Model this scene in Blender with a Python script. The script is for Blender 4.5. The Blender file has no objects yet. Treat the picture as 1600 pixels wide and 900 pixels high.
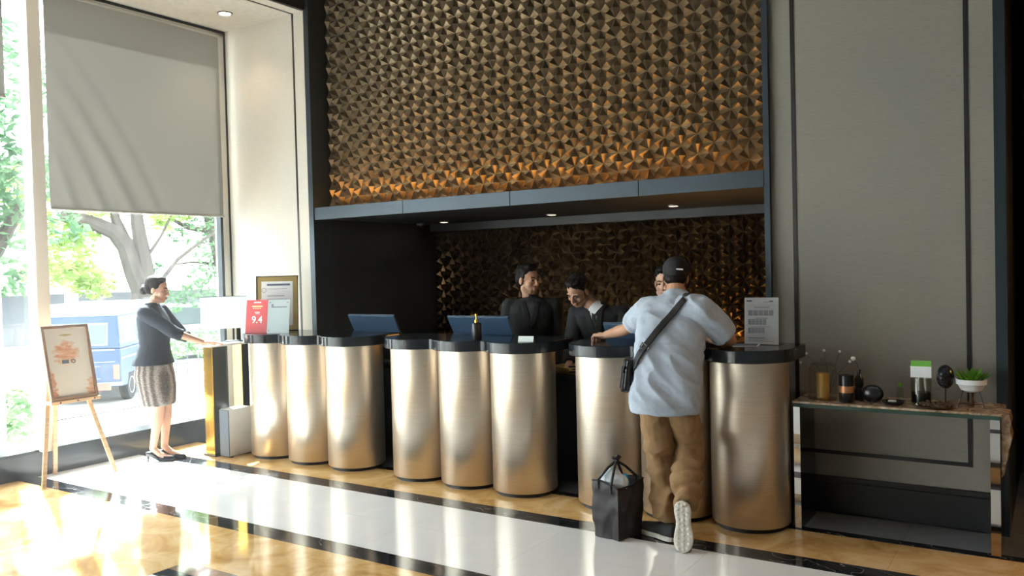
import bpy, bmesh, math, random
import numpy as np
from mathutils import Vector, Matrix, noise
from mathutils.bvhtree import BVHTree
random.seed(7)
RNG = np.random.default_rng(7)
SC = bpy.context.scene
COL = SC.collection
PI = math.pi

# ------------------------------------------------------------------ camera
cam_d = bpy.data.cameras.new('camera')
cam = bpy.data.objects.new('camera', cam_d)
COL.objects.link(cam)
cam_d.sensor_width = 36.0
cam_d.lens = 36.0 * 1306.5 / 1600.0
cam_d.clip_end = 300
_R = Matrix(((0.83804528, 0.00793366, 0.545543), (0.54503509, 0.03334332, -0.83774995), (-0.02483664, 0.99941247, 0.02361909)))
cam.matrix_world = Matrix.Translation((0, 0, 1.62)) @ _R.to_4x4()
SC.camera = cam

# ------------------------------------------------------------------ world, sun, exposure
SC.view_settings.view_transform = 'Standard'
SC.view_settings.look = 'None'
SC.view_settings.gamma = 1.0
SC.view_settings.use_curve_mapping = False
SC.view_settings.exposure = 0.52
world = bpy.data.worlds.new('sky')
SC.world = world
world.use_nodes = True
_bg = world.node_tree.nodes['Background']
_bg.inputs[0].default_value = (0.93, 0.97, 1.0, 1)
_bg.inputs[1].default_value = 8.0
sun_d = bpy.data.lights.new('sun', 'SUN')
sun = bpy.data.objects.new('sun', sun_d)
COL.objects.link(sun)
sun_d.energy = 32.0
sun_d.angle = 0.02
sun_d.color = (1.0, 0.96, 0.9)
sun.rotation_euler = Vector((0.60, -0.26, -0.76)).to_track_quat('-Z', 'Y').to_euler()

# ------------------------------------------------------------------ materials
def _nodes(name):
    m = bpy.data.materials.new(name)
    m.use_nodes = True
    nt = m.node_tree
    return m, nt, nt.nodes['Principled BSDF'], nt.nodes['Material Output']

def N(nt, kind, **kw):
    n = nt.nodes.new(kind)
    for k, v in kw.items():
        if k.startswith('i_'):
            n.inputs[k[2:].replace('_', ' ')].default_value = v
        else:
            setattr(n, k, v)
    return n

def ramp(nt, stops, interp='LINEAR'):
    r = nt.nodes.new('ShaderNodeValToRGB')
    e = r.color_ramp.elements
    r.color_ramp.interpolation = interp
    while len(e) < len(stops):
        e.new(0.5)
    for el, (p, c) in zip(e, stops):
        el.position = p
        el.color = (*c, 1) if len(c) == 3 else c
    return r

def coords(nt, kind, scale):
    mp = N(nt, 'ShaderNodeMapping')
    mp.inputs['Scale'].default_value = scale if hasattr(scale, '__len__') else (scale,) * 3
    if kind == 'Position':
        g = N(nt, 'ShaderNodeNewGeometry')
        nt.links.new(g.outputs['Position'], mp.inputs['Vector'])
    else:
        t = N(nt, 'ShaderNodeTexCoord')
        nt.links.new(t.outputs[kind], mp.inputs['Vector'])
    return mp.outputs['Vector']

def mat(name, col, rough=0.5, metal=0.0, var=0.0, vscale=8.0, bump=0.0, bscale=40.0, kind='Object', spec=0.5, emit=None, estr=0.0, rand=0.0):
    m, nt, b, out = _nodes(name)
    b.inputs['Base Color'].default_value = (*col, 1)
    b.inputs['Roughness'].default_value = rough
    b.inputs['Metallic'].default_value = metal
    b.inputs['Specular IOR Level'].default_value = spec
    if emit:
        b.inputs['Emission Color'].default_value = (*emit, 1)
        b.inputs['Emission Strength'].default_value = estr
    last = None
    if var > 0:
        t = N(nt, 'ShaderNodeTexNoise')
        t.inputs['Scale'].default_value = 1.0
        t.inputs['Detail'].default_value = 4.0
        nt.links.new(coords(nt, kind, vscale), t.inputs['Vector'])
        lo = tuple(max(0, c * (1 - var)) for c in col)
        hi = tuple(min(1, c * (1 + var)) for c in col)
        r = ramp(nt, [(0.3, lo), (0.7, hi)])
        nt.links.new(t.outputs['Fac'], r.inputs['Fac'])
        last = r.outputs['Color']
    if rand > 0:
        oi = N(nt, 'ShaderNodeObjectInfo')
        mr = N(nt, 'ShaderNodeMapRange')
        mr.inputs['To Min'].default_value = 1 - rand
        mr.inputs['To Max'].default_value = 1 + rand
        nt.links.new(oi.outputs['Random'], mr.inputs['Value'])
        hs = N(nt, 'ShaderNodeHueSaturation')
        hs.inputs['Color'].default_value = (*col, 1)
        nt.links.new(mr.outputs['Result'], hs.inputs['Value'])
        if last:
            nt.links.new(last, hs.inputs['Color'])
        last = hs.outputs['Color']
    if last:
        nt.links.new(last, b.inputs['Base Color'])
    if bump > 0:
        t2 = N(nt, 'ShaderNodeTexNoise')
        t2.inputs['Scale'].default_value = 1.0
        t2.inputs['Detail'].default_value = 3.0
        nt.links.new(coords(nt, kind, bscale), t2.inputs['Vector'])
        bp = N(nt, 'ShaderNodeBump')
        bp.inputs['Strength'].default_value = bump
        bp.inputs['Distance'].default_value = 0.004
        nt.links.new(t2.outputs['Fac'], bp.inputs['Height'])
        nt.links.new(bp.outputs['Normal'], b.inputs['Normal'])
    return m

def marble(name, stops, scale, distort, rough=0.07, veins=None):
    m, nt, b, out = _nodes(name)
    v = coords(nt, 'Position', scale)
    t = N(nt, 'ShaderNodeTexNoise')
    t.inputs['Scale'].default_value = 1.0
    t.inputs['Detail'].default_value = 7.0
    t.inputs['Roughness'].default_value = 0.62
    t.inputs['Distortion'].default_value = distort
    nt.links.new(v, t.inputs['Vector'])
    r = ramp(nt, stops)
    nt.links.new(t.outputs['Fac'], r.inputs['Fac'])
    c = r.outputs['Color']
    if veins:
        t2 = N(nt, 'ShaderNodeTexNoise')
        t2.inputs['Scale'].default_value = 1.6
        t2.inputs['Detail'].default_value = 3.0
        t2.inputs['Distortion'].default_value = 1.2
        nt.links.new(coords(nt, 'Position', (1.3, 2.6, 1)), t2.inputs['Vector'])
        r2 = ramp(nt, [(0.494, (0, 0, 0)), (0.5, (1, 1, 1)), (0.506, (0, 0, 0))])
        nt.links.new(t2.outputs['Fac'], r2.inputs['Fac'])
        mx = N(nt, 'ShaderNodeMix', data_type='RGBA')
        nt.links.new(r2.outputs['Color'], mx.inputs['Factor'])
        nt.links.new(c, mx.inputs['A'])
        mx.inputs['B'].default_value = (*veins, 1)
        c = mx.outputs['Result']
    nt.links.new(c, b.inputs['Base Color'])
    b.inputs['Roughness'].default_value = rough
    b.inputs['Specular IOR Level'].default_value = 0.6
    return m

def linen(name, col):
    m, nt, b, out = _nodes(name)
    t = N(nt, 'ShaderNodeTexNoise')
    t.inputs['Scale'].default_value = 1.0
    t.inputs['Detail'].default_value = 5.0
    nt.links.new(coords(nt, 'Position', (26, 26, 420)), t.inputs['Vector'])
    t2 = N(nt, 'ShaderNodeTexNoise')
    t2.inputs['Scale'].default_value = 1.2
    t2.inputs['Detail'].default_value = 2.0
    nt.links.new(coords(nt, 'Position', 1.0), t2.inputs['Vector'])
    r = ramp(nt, [(0.25, tuple(c * 0.90 for c in col)), (0.75, tuple(min(1, c * 1.09) for c in col))])
    nt.links.new(t.outputs['Fac'], r.inputs['Fac'])
    r2 = ramp(nt, [(0.3, (0.9, 0.92, 0.93)), (0.7, (1.05, 1.0, 0.95))])
    nt.links.new(t2.outputs['Fac'], r2.inputs['Fac'])
    mx = N(nt, 'ShaderNodeMix', data_type='RGBA', blend_type='MULTIPLY')
    mx.inputs['Factor'].default_value = 1.0
    nt.links.new(r.outputs['Color'], mx.inputs['A'])
    nt.links.new(r2.outputs['Color'], mx.inputs['B'])
    nt.links.new(mx.outputs['Result'], b.inputs['Base Color'])
    bp = N(nt, 'ShaderNodeBump')
    bp.inputs['Strength'].default_value = 0.22
    bp.inputs['Distance'].default_value = 0.0015
    nt.links.new(t.outputs['Fac'], bp.inputs['Height'])
    nt.links.new(bp.outputs['Normal'], b.inputs['Normal'])
    b.inputs['Roughness'].default_value = 0.85
    b.inputs['Specular IOR Level'].default_value = 0.2
    return m

def brushed(name, col, rough=0.34):
    m, nt, b, out = _nodes(name)
    t = N(nt, 'ShaderNodeTexNoise')
    t.inputs['Scale'].default_value = 1.0
    t.inputs['Detail'].default_value = 4.0
    nt.links.new(coords(nt, 'Object', (6, 6, 420)), t.inputs['Vector'])
    r = ramp(nt, [(0.3, tuple(c * 0.9 for c in col)), (0.7, tuple(min(1, c * 1.08) for c in col))])
    nt.links.new(t.outputs['Fac'], r.inputs['Fac'])
    nt.links.new(r.outputs['Color'], b.inputs['Base Color'])
    b.inputs['Metallic'].default_value = 0.92
    b.inputs['Roughness'].default_value = rough
    b.inputs['Anisotropic'].default_value = 0.5
    tg = N(nt, 'ShaderNodeTangent', direction_type='RADIAL', axis='Z')
    nt.links.new(tg.outputs['Tangent'], b.inputs['Tangent'])
    return m

def tile_mat(name, base):
    m, nt, b, out = _nodes(name)
    oi = N(nt, 'ShaderNodeNewGeometry')
    t = N(nt, 'ShaderNodeTexNoise')
    t.inputs['Scale'].default_value = 1.0
    t.inputs['Detail'].default_value = 3.0
    nt.links.new(coords(nt, 'Position', (9, 9, 9)), t.inputs['Vector'])
    r = ramp(nt, [(0.3, tuple(c * 0.72 for c in base)), (0.7, tuple(c * 1.25 for c in base))])
    nt.links.new(t.outputs['Fac'], r.inputs['Fac'])
    nt.links.new(r.outputs['Color'], b.inputs['Base Color'])
    b.inputs['Metallic'].default_value = 0.85
    b.inputs['Roughness'].default_value = 0.31
    g = N(nt, 'ShaderNodeTexNoise')
    g.inputs['Scale'].default_value = 1.0
    g.inputs['Detail'].default_value = 4.0
    nt.links.new(coords(nt, 'Position', (30, 30, 260)), g.inputs['Vector'])
    bp = N(nt, 'ShaderNodeBump')
    bp.inputs['Strength'].default_value = 0.25
    bp.inputs['Distance'].default_value = 0.002
    nt.links.new(g.outputs['Fac'], bp.inputs['Height'])
    nt.links.new(bp.outputs['Normal'], b.inputs['Normal'])
    return m

def glass_mat(name, tint=(0.93, 0.97, 0.96), refl=0.9):
    m, nt, b, out = _nodes(name)
    nt.nodes.remove(b)
    tr = N(nt, 'ShaderNodeBsdfTransparent')
    tr.inputs[0].default_value = (*tint, 1)
    gl = N(nt, 'ShaderNodeBsdfGlossy')
    gl.inputs['Roughness'].default_value = 0.02
    fr = N(nt, 'ShaderNodeLayerWeight')
    pw = N(nt, 'ShaderNodeMath', operation='POWER')
    pw.inputs[1].default_value = 5.0
    nt.links.new(fr.outputs['Facing'], pw.inputs[0])
    mu = N(nt, 'ShaderNodeMath', operation='MULTIPLY_ADD')
    mu.inputs[1].default_value = 0.6 * refl
    mu.inputs[2].default_value = 0.04 * refl
    nt.links.new(pw.outputs[0], mu.inputs[0])
    mx = N(nt, 'ShaderNodeMixShader')
    nt.links.new(mu.outputs[0], mx.inputs[0])
    nt.links.new(tr.outputs[0], mx.inputs[1])
    nt.links.new(gl.outputs[0], mx.inputs[2])
    nt.links.new(mx.outputs[0], out.inputs['Surface'])
    return m

def leaf_mat(name, c1, c2, trans=0.45):
    m, nt, b, out = _nodes(name)
    nt.nodes.remove(b)
    t = N(nt, 'ShaderNodeTexNoise')
    t.inputs['Scale'].default_value = 1.0
    nt.links.new(coords(nt, 'Position', 1.4), t.inputs['Vector'])
    r = ramp(nt, [(0.35, c1), (0.65, c2)])
    nt.links.new(t.outputs['Fac'], r.inputs['Fac'])
    d = N(nt, 'ShaderNodeBsdfDiffuse')
    tl = N(nt, 'ShaderNodeBsdfTranslucent')
    nt.links.new(r.outputs['Color'], d.inputs['Color'])
    nt.links.new(r.outputs['Color'], tl.inputs['Color'])
    mx = N(nt, 'ShaderNodeMixShader')
    mx.inputs[0].default_value = trans
    nt.links.new(d.outputs[0], mx.inputs[1])
    nt.links.new(tl.outputs[0], mx.inputs[2])
    nt.links.new(mx.outputs[0], out.inputs['Surface'])
    return m

def fabric_blind(name):
    m, nt, b, out = _nodes(name)
    nt.nodes.remove(b)
    t = N(nt, 'ShaderNodeTexNoise')
    t.inputs['Scale'].default_value = 1.0
    t.inputs['Detail'].default_value = 4.0
    nt.links.new(coords(nt, 'Position', (1, 300, 300)), t.inputs['Vector'])
    r = ramp(nt, [(0.3, (0.25, 0.25, 0.235)), (0.7, (0.31, 0.31, 0.295))])
    nt.links.new(t.outputs['Fac'], r.inputs['Fac'])
    d = N(nt, 'ShaderNodeBsdfDiffuse')
    nt.links.new(r.outputs['Color'], d.inputs['Color'])
    tl = N(nt, 'ShaderNodeBsdfTranslucent')
    tl.inputs['Color'].default_value = (0.5, 0.49, 0.45, 1)
    mx = N(nt, 'ShaderNodeMixShader')
    mx.inputs[0].default_value = BLIND_TRANS
    nt.links.new(d.outputs[0], mx.inputs[1])
    nt.links.new(tl.outputs[0], mx.inputs[2])
    nt.links.new(mx.outputs[0], out.inputs['Surface'])
    return m

BLIND_TRANS = 0.03
MT = {}
MT['gold_marble'] = marble('gold_marble', [(0.28, (0.44, 0.23, 0.07)), (0.48, (0.66, 0.41, 0.16)), (0.72, (0.82, 0.62, 0.36))], 2.6, 1.6)
MT['white_marble'] = marble('white_marble', [(0.25, (0.74, 0.74, 0.76)), (0.6, (0.84, 0.84, 0.85))], 1.1, 1.0)
MT['black_marble'] = marble('black_marble', [(0.3, (0.008, 0.009, 0.012)), (0.7, (0.022, 0.024, 0.03))], 3.0, 1.0, veins=(0.28, 0.28, 0.28))
MT['grey_marble'] = marble('grey_marble', [(0.3, (0.13, 0.14, 0.15)), (0.7, (0.2, 0.21, 0.22))], 2.0, 1.0)
MT['brown_marble'] = marble('brown_marble', [(0.3, (0.10, 0.055, 0.03)), (0.55, (0.24, 0.15, 0.09)), (0.75, (0.42, 0.3, 0.2))], 4.0, 2.0)
MT['granite'] = mat('black_granite', (0.012, 0.017, 0.026), 0.16, var=0.15, vscale=6, spec=0.5)
MT['grout'] = mat('grout', (0.05, 0.045, 0.04), 0.8)
MT['linen'] = linen('linen_wallpaper', (0.25, 0.237, 0.212))
MT['linen_light'] = linen('pale_wallpaper', (0.60, 0.57, 0.52))
MT['trim_dark'] = mat('dark_trim', (0.012, 0.012, 0.014), 0.4)
MT['blue_metal'] = mat('dark_bluish_metal', (0.035, 0.048, 0.06), 0.38, metal=0.5, var=0.1, vscale=2)
MT['niche_dark'] = mat('niche_dark_panel', (0.012, 0.014, 0.018), 0.5)
MT['ceiling'] = mat('ceiling_paint', (0.5, 0.48, 0.44), 0.8)
MT['ceiling_dark'] = mat('dark_ceiling', (0.02, 0.019, 0.018), 0.7)
MT['bronze'] = brushed('champagne_bronze', (0.66, 0.58, 0.485))
MT['plinth'] = mat('black_plinth', (0.015, 0.015, 0.016), 0.45)
MT['stone_top'] = mat('polished_black_stone', (0.016, 0.020, 0.026), 0.13, spec=0.5)
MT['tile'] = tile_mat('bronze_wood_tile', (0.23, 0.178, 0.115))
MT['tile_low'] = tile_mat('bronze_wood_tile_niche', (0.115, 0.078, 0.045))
MT['glass'] = glass_mat('window_glass')
MT['clear'] = glass_mat('clear_glass', (0.90, 0.9, 0.86), 1.0)
MT['acrylic'] = glass_mat('acrylic', (0.96, 0.97, 0.98), 0.8)
MT['white_frame'] = mat('white_mullion', (0.72, 0.68, 0.62), 0.5)
MT['dark_frame'] = mat('dark_window_frame', (0.02, 0.028, 0.036), 0.4, metal=0.3)
MT['blind'] = fabric_blind('roller_blind_fabric')
MT['blind_bar'] = mat('blind_bar', (0.4, 0.4, 0.38), 0.5)
MT['white_paper'] = mat('white_paper', (0.88, 0.90, 0.92), 0.6)
MT['pale_paper'] = mat('pale_green_paper', (0.82, 0.90, 0.88), 0.5)
MT['print_grey'] = mat('grey_print', (0.34, 0.37, 0.42), 0.7)
MT['print_dark'] = mat('dark_print', (0.10, 0.13, 0.2), 0.7)
MT['print_white'] = mat('white_print', (0.9, 0.88, 0.86), 0.6)
MT['print_yellow'] = mat('yellow_print', (0.85, 0.62, 0.3), 0.6)
MT['red_sign'] = mat('red_sign', (0.62, 0.06, 0.07), 0.4)
MT['gold_frame'] = mat('satin_gold', (0.62, 0.47, 0.2), 0.35, metal=0.6)
MT['gold_metal'] = mat('polished_gold', (0.85, 0.55, 0.12), 0.22, metal=0.9)
MT['screen_back'] = mat('blue_grey_plastic', (0.045, 0.085, 0.15), 0.32, var=0.05)
MT['black_plastic'] = mat('black_plastic', (0.012, 0.013, 0.015), 0.35)
MT['grey_plastic'] = mat('grey_plastic', (0.12, 0.15, 0.19), 0.4)
MT['white_plastic'] = mat('white_plastic', (0.75, 0.76, 0.76), 0.35)
MT['screen_pale'] = mat('lit_pale_screen', (0.70, 0.82, 0.84), 0.25, emit=(0.80, 0.97, 1.0), estr=0.35)
MT['easel_wood'] = mat('pale_easel_wood', (0.55, 0.36, 0.21), 0.5, var=0.2, vscale=(8, 8, 60))
MT['frame_wood'] = mat('brown_frame_wood', (0.27, 0.15, 0.085), 0.45, var=0.2, vscale=(20, 20, 60))
MT['steel'] = mat('mirror_steel', (0.72, 0.72, 0.72), 0.06, metal=1.0)
MT['steel_dark'] = mat('dark_mirror', (0.12, 0.12, 0.13), 0.08, metal=1.0)
MT['steel_bronze'] = mat('bronze_mirror', (0.42, 0.32, 0.22), 0.08, metal=1.0)
MT['stone_wood'] = marble('petrified_stone', [(0.3, (0.10, 0.06, 0.035)), (0.5, (0.36, 0.25, 0.16)), (0.72, (0.58, 0.46, 0.34))], 9.0, 2.5, rough=0.2)
MT['glass_edge'] = mat('green_glass_edge', (0.03, 0.07, 0.055), 0.15)
MT['candle'] = mat('gold_candle', (0.62, 0.38, 0.09), 0.4, metal=0.3)
MT['copper'] = mat('copper_band', (0.45, 0.2, 0.09), 0.4, metal=0.6)
MT['black_ceramic'] = mat('black_ceramic', (0.012, 0.014, 0.018), 0.25)
MT['white_ceramic'] = mat('white_ceramic', (0.70, 0.73, 0.75), 0.35)
MT['green_leaf'] = leaf_mat('plant_leaf', (0.05, 0.20, 0.02), (0.22, 0.42, 0.05), 0.3)
MT['lime'] = mat('green_card', (0.16, 0.5, 0.06), 0.5)
MT['pebble'] = mat('brown_pebbles', (0.09, 0.05, 0.03), 0.6, var=0.5, vscale=40)
MT['warm_led'] = mat('warm_led', (1, 0.6, 0.2), 0.5, emit=(1.0, 0.47, 0.10), estr=11.0)
MT['niche_led'] = mat('niche_led', (1, 0.6, 0.2), 0.5, emit=(1.0, 0.5, 0.12), estr=24.0)
MT['lamp_glow'] = mat('lamp_glow', (1, 1, 1), 0.5, emit=(1.0, 0.86, 0.66), estr=22.0)
MT['lamp_ring'] = mat('lamp_ring', (0.25, 0.24, 0.22), 0.4, metal=0.4)
# people
MT['skin'] = mat('skin_tan', (0.50, 0.27, 0.17), 0.5, var=0.10, vscale=18)
MT['skin_light'] = mat('skin_light', (0.62, 0.37, 0.27), 0.5, var=0.08, vscale=18)
MT['hair'] = mat('black_hair', (0.010, 0.008, 0.008), 0.6, spec=0.2, bump=0.5, bscale=(60, 60, 60))
MT['eye_white'] = mat('eye_white', (0.38, 0.35, 0.33), 0.3)
MT['iris'] = mat('dark_iris', (0.02, 0.012, 0.01), 0.2)
MT['lips'] = mat('lips', (0.40, 0.16, 0.13), 0.45)
MT['navy_suit'] = mat('navy_jacket', (0.014, 0.024, 0.045), 0.8, var=0.15, vscale=60)
MT['black_suit'] = mat('black_suit', (0.010, 0.011, 0.013), 0.8)
MT['black_shirt'] = mat('black_shirt', (0.014, 0.015, 0.018), 0.7)
MT['white_shirt'] = mat('white_shirt', (0.66, 0.67, 0.69), 0.7)
MT['tee'] = mat('pale_blue_tee', (0.40, 0.46, 0.55), 0.85, var=0.05, vscale=50, bump=0.2, bscale=120)
MT['chino'] = mat('tan_trousers', (0.27, 0.158, 0.072), 0.85, var=0.10, vscale=30, bump=0.2, bscale=90)
MT['cap'] = mat('black_cap', (0.012, 0.012, 0.014), 0.8)
MT['sole'] = mat('off_white_sole', (0.68, 0.65, 0.58), 0.6)
MT['sole_dark'] = mat('sole_groove', (0.36, 0.34, 0.3), 0.7)
MT['shoe'] = mat('dark_shoe', (0.02, 0.02, 0.022), 0.7)
MT['heel_shoe'] = mat('black_pump', (0.02, 0.025, 0.035), 0.3)
MT['webbing'] = mat('black_webbing', (0.012, 0.013, 0.015), 0.6, bump=0.3, bscale=200)
MT['tote'] = mat('black_tote', (0.022, 0.017, 0.020), 0.55, bump=0.5, bscale=9)
MT['plastic_bag'] = mat('pale_plastic_wrap', (0.60, 0.67, 0.74), 0.35, bump=0.6, bscale=25)
MT['cyan'] = mat('cyan_packet', (0.02, 0.40, 0.68), 0.4)
# exterior
MT['asphalt'] = mat('pale_paving', (0.42, 0.42, 0.41), 0.9, var=0.12, vscale=2, kind='Position')
MT['road'] = mat('road_asphalt', (0.30, 0.31, 0.31), 0.9, var=0.1, vscale=3, kind='Position')
MT['van_blue'] = mat('faded_blue_paint', (0.022, 0.048, 0.115), 0.35)
MT['van_pale'] = mat('pale_roof_paint', (0.17, 0.235, 0.30), 0.35)
MT['van_glass'] = mat('car_glass', (0.06, 0.08, 0.09), 0.08)
MT['tyre'] = mat('tyre', (0.02, 0.02, 0.022), 0.8)
MT['rim'] = mat('wheel_rim', (0.5, 0.5, 0.5), 0.4, metal=0.6)
MT['red_lens'] = mat('red_plate', (0.6, 0.10, 0.07), 0.4)
MT['car_white'] = mat('pale_car_paint', (0.62, 0.68, 0.72), 0.3)
MT['bark'] = mat('bark', (0.065, 0.055, 0.048), 0.9, var=0.3, vscale=(6, 6, 2))
MT['leaf_lime'] = leaf_mat('lime_leaves', (0.15, 0.25, 0.05), (0.36, 0.48, 0.16), 0.5)
MT['leaf_dark'] = leaf_mat('deep_leaves', (0.05, 0.12, 0.06), (0.15, 0.25, 0.14), 0.4)
MT['hedge'] = leaf_mat('hedge_leaves', (0.10, 0.22, 0.09), (0.25, 0.38, 0.2), 0.4)
MT['far_wall'] = mat('far_plaster', (0.8, 0.79, 0.76), 0.9)
MT['far_dark'] = mat('far_shopfront', (0.14, 0.15, 0.17), 0.8)
MT['far_roof'] = mat('pale_awning', (0.75, 0.73, 0.70), 0.8)
MT['wire'] = mat('power_line', (0.05, 0.05, 0.05), 0.7)
MT['ext_white'] = mat('white_render', (0.78, 0.78, 0.77), 0.8)

# ------------------------------------------------------------------ mesh helpers
class MB:
    """collects faces, then links one mesh object"""
    def __init__(s):
        s.v = []; s.f = []; s.m = []
    def add(s, vs, fs, mi=0):
        o = len(s.v)
        s.v += [tuple(p) for p in vs]
        s.f += [tuple(i + o for i in f) for f in fs]
        s.m += [mi] * len(fs)
        return s
    def box(s, x0, x1, y0, y1, z0, z1, mi=0, mx=None):
        vs = [Vector(p) for p in ((x0, y0, z0), (x1, y0, z0), (x1, y1, z0), (x0, y1, z0), (x0, y0, z1), (x1, y0, z1), (x1, y1, z1), (x0, y1, z1))]
        if mx: vs = [mx @ p for p in vs]
        return s.add(vs, [(0, 3, 2, 1), (4, 5, 6, 7), (0, 1, 5, 4), (1, 2, 6, 5), (2, 3, 7, 6), (3, 0, 4, 7)], mi)
    def lathe(s, prof, c=(0, 0, 0), n=24, mi=0, mx=None):
        vs = []; fs = []
        for r, z in prof:
            for k in range(n):
                a = 2 * PI * k / n
                vs.append(Vector((c[0] + r * math.cos(a), c[1] + r * math.sin(a), c[2] + z)))
        for i in range(len(prof) - 1):
            for k in range(n):
                k2 = (k + 1) % n
                fs.append((i * n + k, i * n + k2, (i + 1) * n + k2, (i + 1) * n + k))
        if prof[0][0] > 1e-5: fs.append(tuple(range(n - 1, -1, -1)))
        if prof[-1][0] > 1e-5: fs.append(tuple((len(prof) - 1) * n + k for k in range(n)))
        if mx: vs = [mx @ p for p in vs]
        return s.add(vs, fs, mi)
    def tube(s, pts, rad, n=8, mi=0):
        pts = [Vector(p) for p in pts]
        rs = rad if hasattr(rad, '__len__') else [rad] * len(pts)
        vs = []; fs = []
        ref = Vector((0.31, 0.17, 0.93)).normalized()
        for i, p in enumerate(pts):
            d = (pts[min(i + 1, len(pts) - 1)] - pts[max(i - 1, 0)]).normalized()
            if abs(d.dot(ref)) > 0.95: ref = Vector((1, 0, 0))
            u = d.cross(ref).normalized(); w = d.cross(u)
            for k in range(n):
                a = 2 * PI * k / n
                vs.append(p + (u * math.cos(a) + w * math.sin(a)) * rs[i])
        for i in range(len(pts) - 1):
            for k in range(n):
                k2 = (k + 1) % n
                fs.append((i * n + k, (i + 1) * n + k, (i + 1) * n + k2, i * n + k2))
        fs.append(tuple(range(n))); fs.append(tuple((len(pts) - 1) * n + k for k in range(n - 1, -1, -1)))
        return s.add(vs, fs, mi)
    def prism(s, poly, z0, z1, mi=0, mx=None):
        n = len(poly)
        vs = [Vector((x, y, z0)) for x, y in poly] + [Vector((x, y, z1)) for x, y in poly]
        fs = [tuple(range(n - 1, -1, -1)), tuple(range(n, 2 * n))]
        fs += [(i, (i + 1) % n, n + (i + 1) % n, n + i) for i in range(n)]
        if mx: vs = [mx @ p for p in vs]
        return s.add(vs, fs, mi)
    def ball(s, c, r, n=16, mi=0, mx=None):
        rx, ry, rz = r if hasattr(r, '__len__') else (r, r, r)
        h = n // 2
        vs = [(0, 0, -1)]
        for i in range(1, h):
            t = -PI / 2 + PI * i / h
            for k in range(n):
                a = 2 * PI * k / n
                vs.append((math.cos(t) * math.cos(a), math.cos(t) * math.sin(a), math.sin(t)))
        vs.append((0, 0, 1))
        vs = [Vector((c[0] + x * rx, c[1] + y * ry, c[2] + z * rz)) for x, y, z in vs]
        fs = [(0, 1 + (k + 1) % n, 1 + k) for k in range(n)]
        for i in range(h - 2):
            for k in range(n):
                k2 = (k + 1) % n
                fs.append((1 + i * n + k, 1 + i * n + k2, 1 + (i + 1) * n + k2, 1 + (i + 1) * n + k))
        last = len(vs) - 1
        fs += [(1 + (h - 2) * n + k, 1 + (h - 2) * n + (k + 1) % n, last) for k in range(n)]
        if mx: vs = [mx @ p for p in vs]
        return s.add(vs, fs, mi)
    def mesh(s, name, mats, smooth=False):
        me = bpy.data.meshes.new(name)
        me.from_pydata(s.v, [], s.f)
        for m in (mats if isinstance(mats, (list, tuple)) else [mats]):
            me.materials.append(MT[m] if isinstance(m, str) else m)
        if any(s.m):
            me.polygons.foreach_set('material_index', s.m)
        bm = bmesh.new(); bm.from_mesh(me)
        bmesh.ops.recalc_face_normals(bm, faces=bm.faces)
        bm.to_mesh(me); bm.free()
        if smooth:
            me.polygons.foreach_set('use_smooth', [True] * len(me.polygons))
            try: me.set_sharp_from_angle(angle=math.radians(35))
            except Exception: pass
        me.update()
        return me
    def build(s, name, mats, parent=None, smooth=False, bevel=0, seg=2):
        ob = bpy.data.objects.new(name, s.mesh(name, mats, smooth))
        COL.objects.link(ob)
        if parent: attach(ob, parent)
        if bevel:
            b = ob.modifiers.new('bevel', 'BEVEL'); b.width = bevel; b.segments = seg; b.limit_method = 'ANGLE'; b.angle_limit = math.radians(40)
        return ob

BASE = {}
def attach(ob, parent):
    """parents keeping the world placement (parents are only ever moved, never turned, before this)"""
    ob.parent = parent
    ob.matrix_parent_inverse = Matrix.Translation(BASE.get(parent.name, Vector())).inverted()

def tag(o, label=None, cat=None, group=None, kind=None):
    if label: o['label'] = label
    if cat: o['category'] = cat
    if group: o['group'] = group
    if kind: o['kind'] = kind
    return o

def thing(name, loc, label, cat, group=None, kind=None):
    o = bpy.data.objects.new(name, None)
    o.empty_display_size = 0.1
    COL.objects.link(o)
    o.location = loc
    BASE[o.name] = Vector(loc)
    return tag(o, label, cat, group, kind)

def box(name, m, d, parent=None, bevel=0):
    return MB().box(*d).build(name, m, parent, bevel=bevel)

def struct(o, label=None, cat='wall'):
    return tag(o, label, cat, kind='structure')

def piece(name, me, parent, loc=(0, 0, 0)):
    o = bpy.data.objects.new(name, me)
    COL.objects.link(o)
    attach(o, parent)
    o.location = loc
    return o

# ================================================================== SETTING
# ---- floor
fl = MB().box(-7.05, 3.5, -6.0, 2.0, -0.06, 0.0, 0).box(-4.15, 3.5, 2.0, 2.70, -0.06, 0.0, 0).box(-7.05, -4.15, 2.0, 2.70, -0.06, -0.012, 1).box(-7.05, 3.5, 2.70, 8.6, -0.06, -0.012, 1)
fl.box(-7.05, 3.5, 5.6, 8.6, -0.012, -0.002, 2)
floor = struct(fl.build('floor', ['white_marble', 'grout', 'grey_marble']), 'polished marble lobby floor with gold, white and black bands', 'floor')
rows = [(2.70, 2.80, 'black_marble', 0.9, -4.15), (2.80, 2.92, 'brown_marble', 0.6, -4.15), (2.92, 3.44, 'gold_marble', 0.9, -7.05), (3.44, 3.59, 'black_marble', 0.6, -7.05),
        (3.59, 4.05, 'white_marble', 0.9, -7.05), (4.05, 4.50, 'white_marble', 0.9, -7.05), (4.50, 4.66, 'black_marble', 0.6, -7.05), (4.66, 5.12, 'gold_marble', 0.9, -7.05), (5.12, 5.20, 'black_marble', 0.9, -7.05), (5.20, 5.60, 'grey_marble', 0.9, -7.05),
        (2.00, 2.92, 'gold_marble', 0.725, -7.05)]
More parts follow.
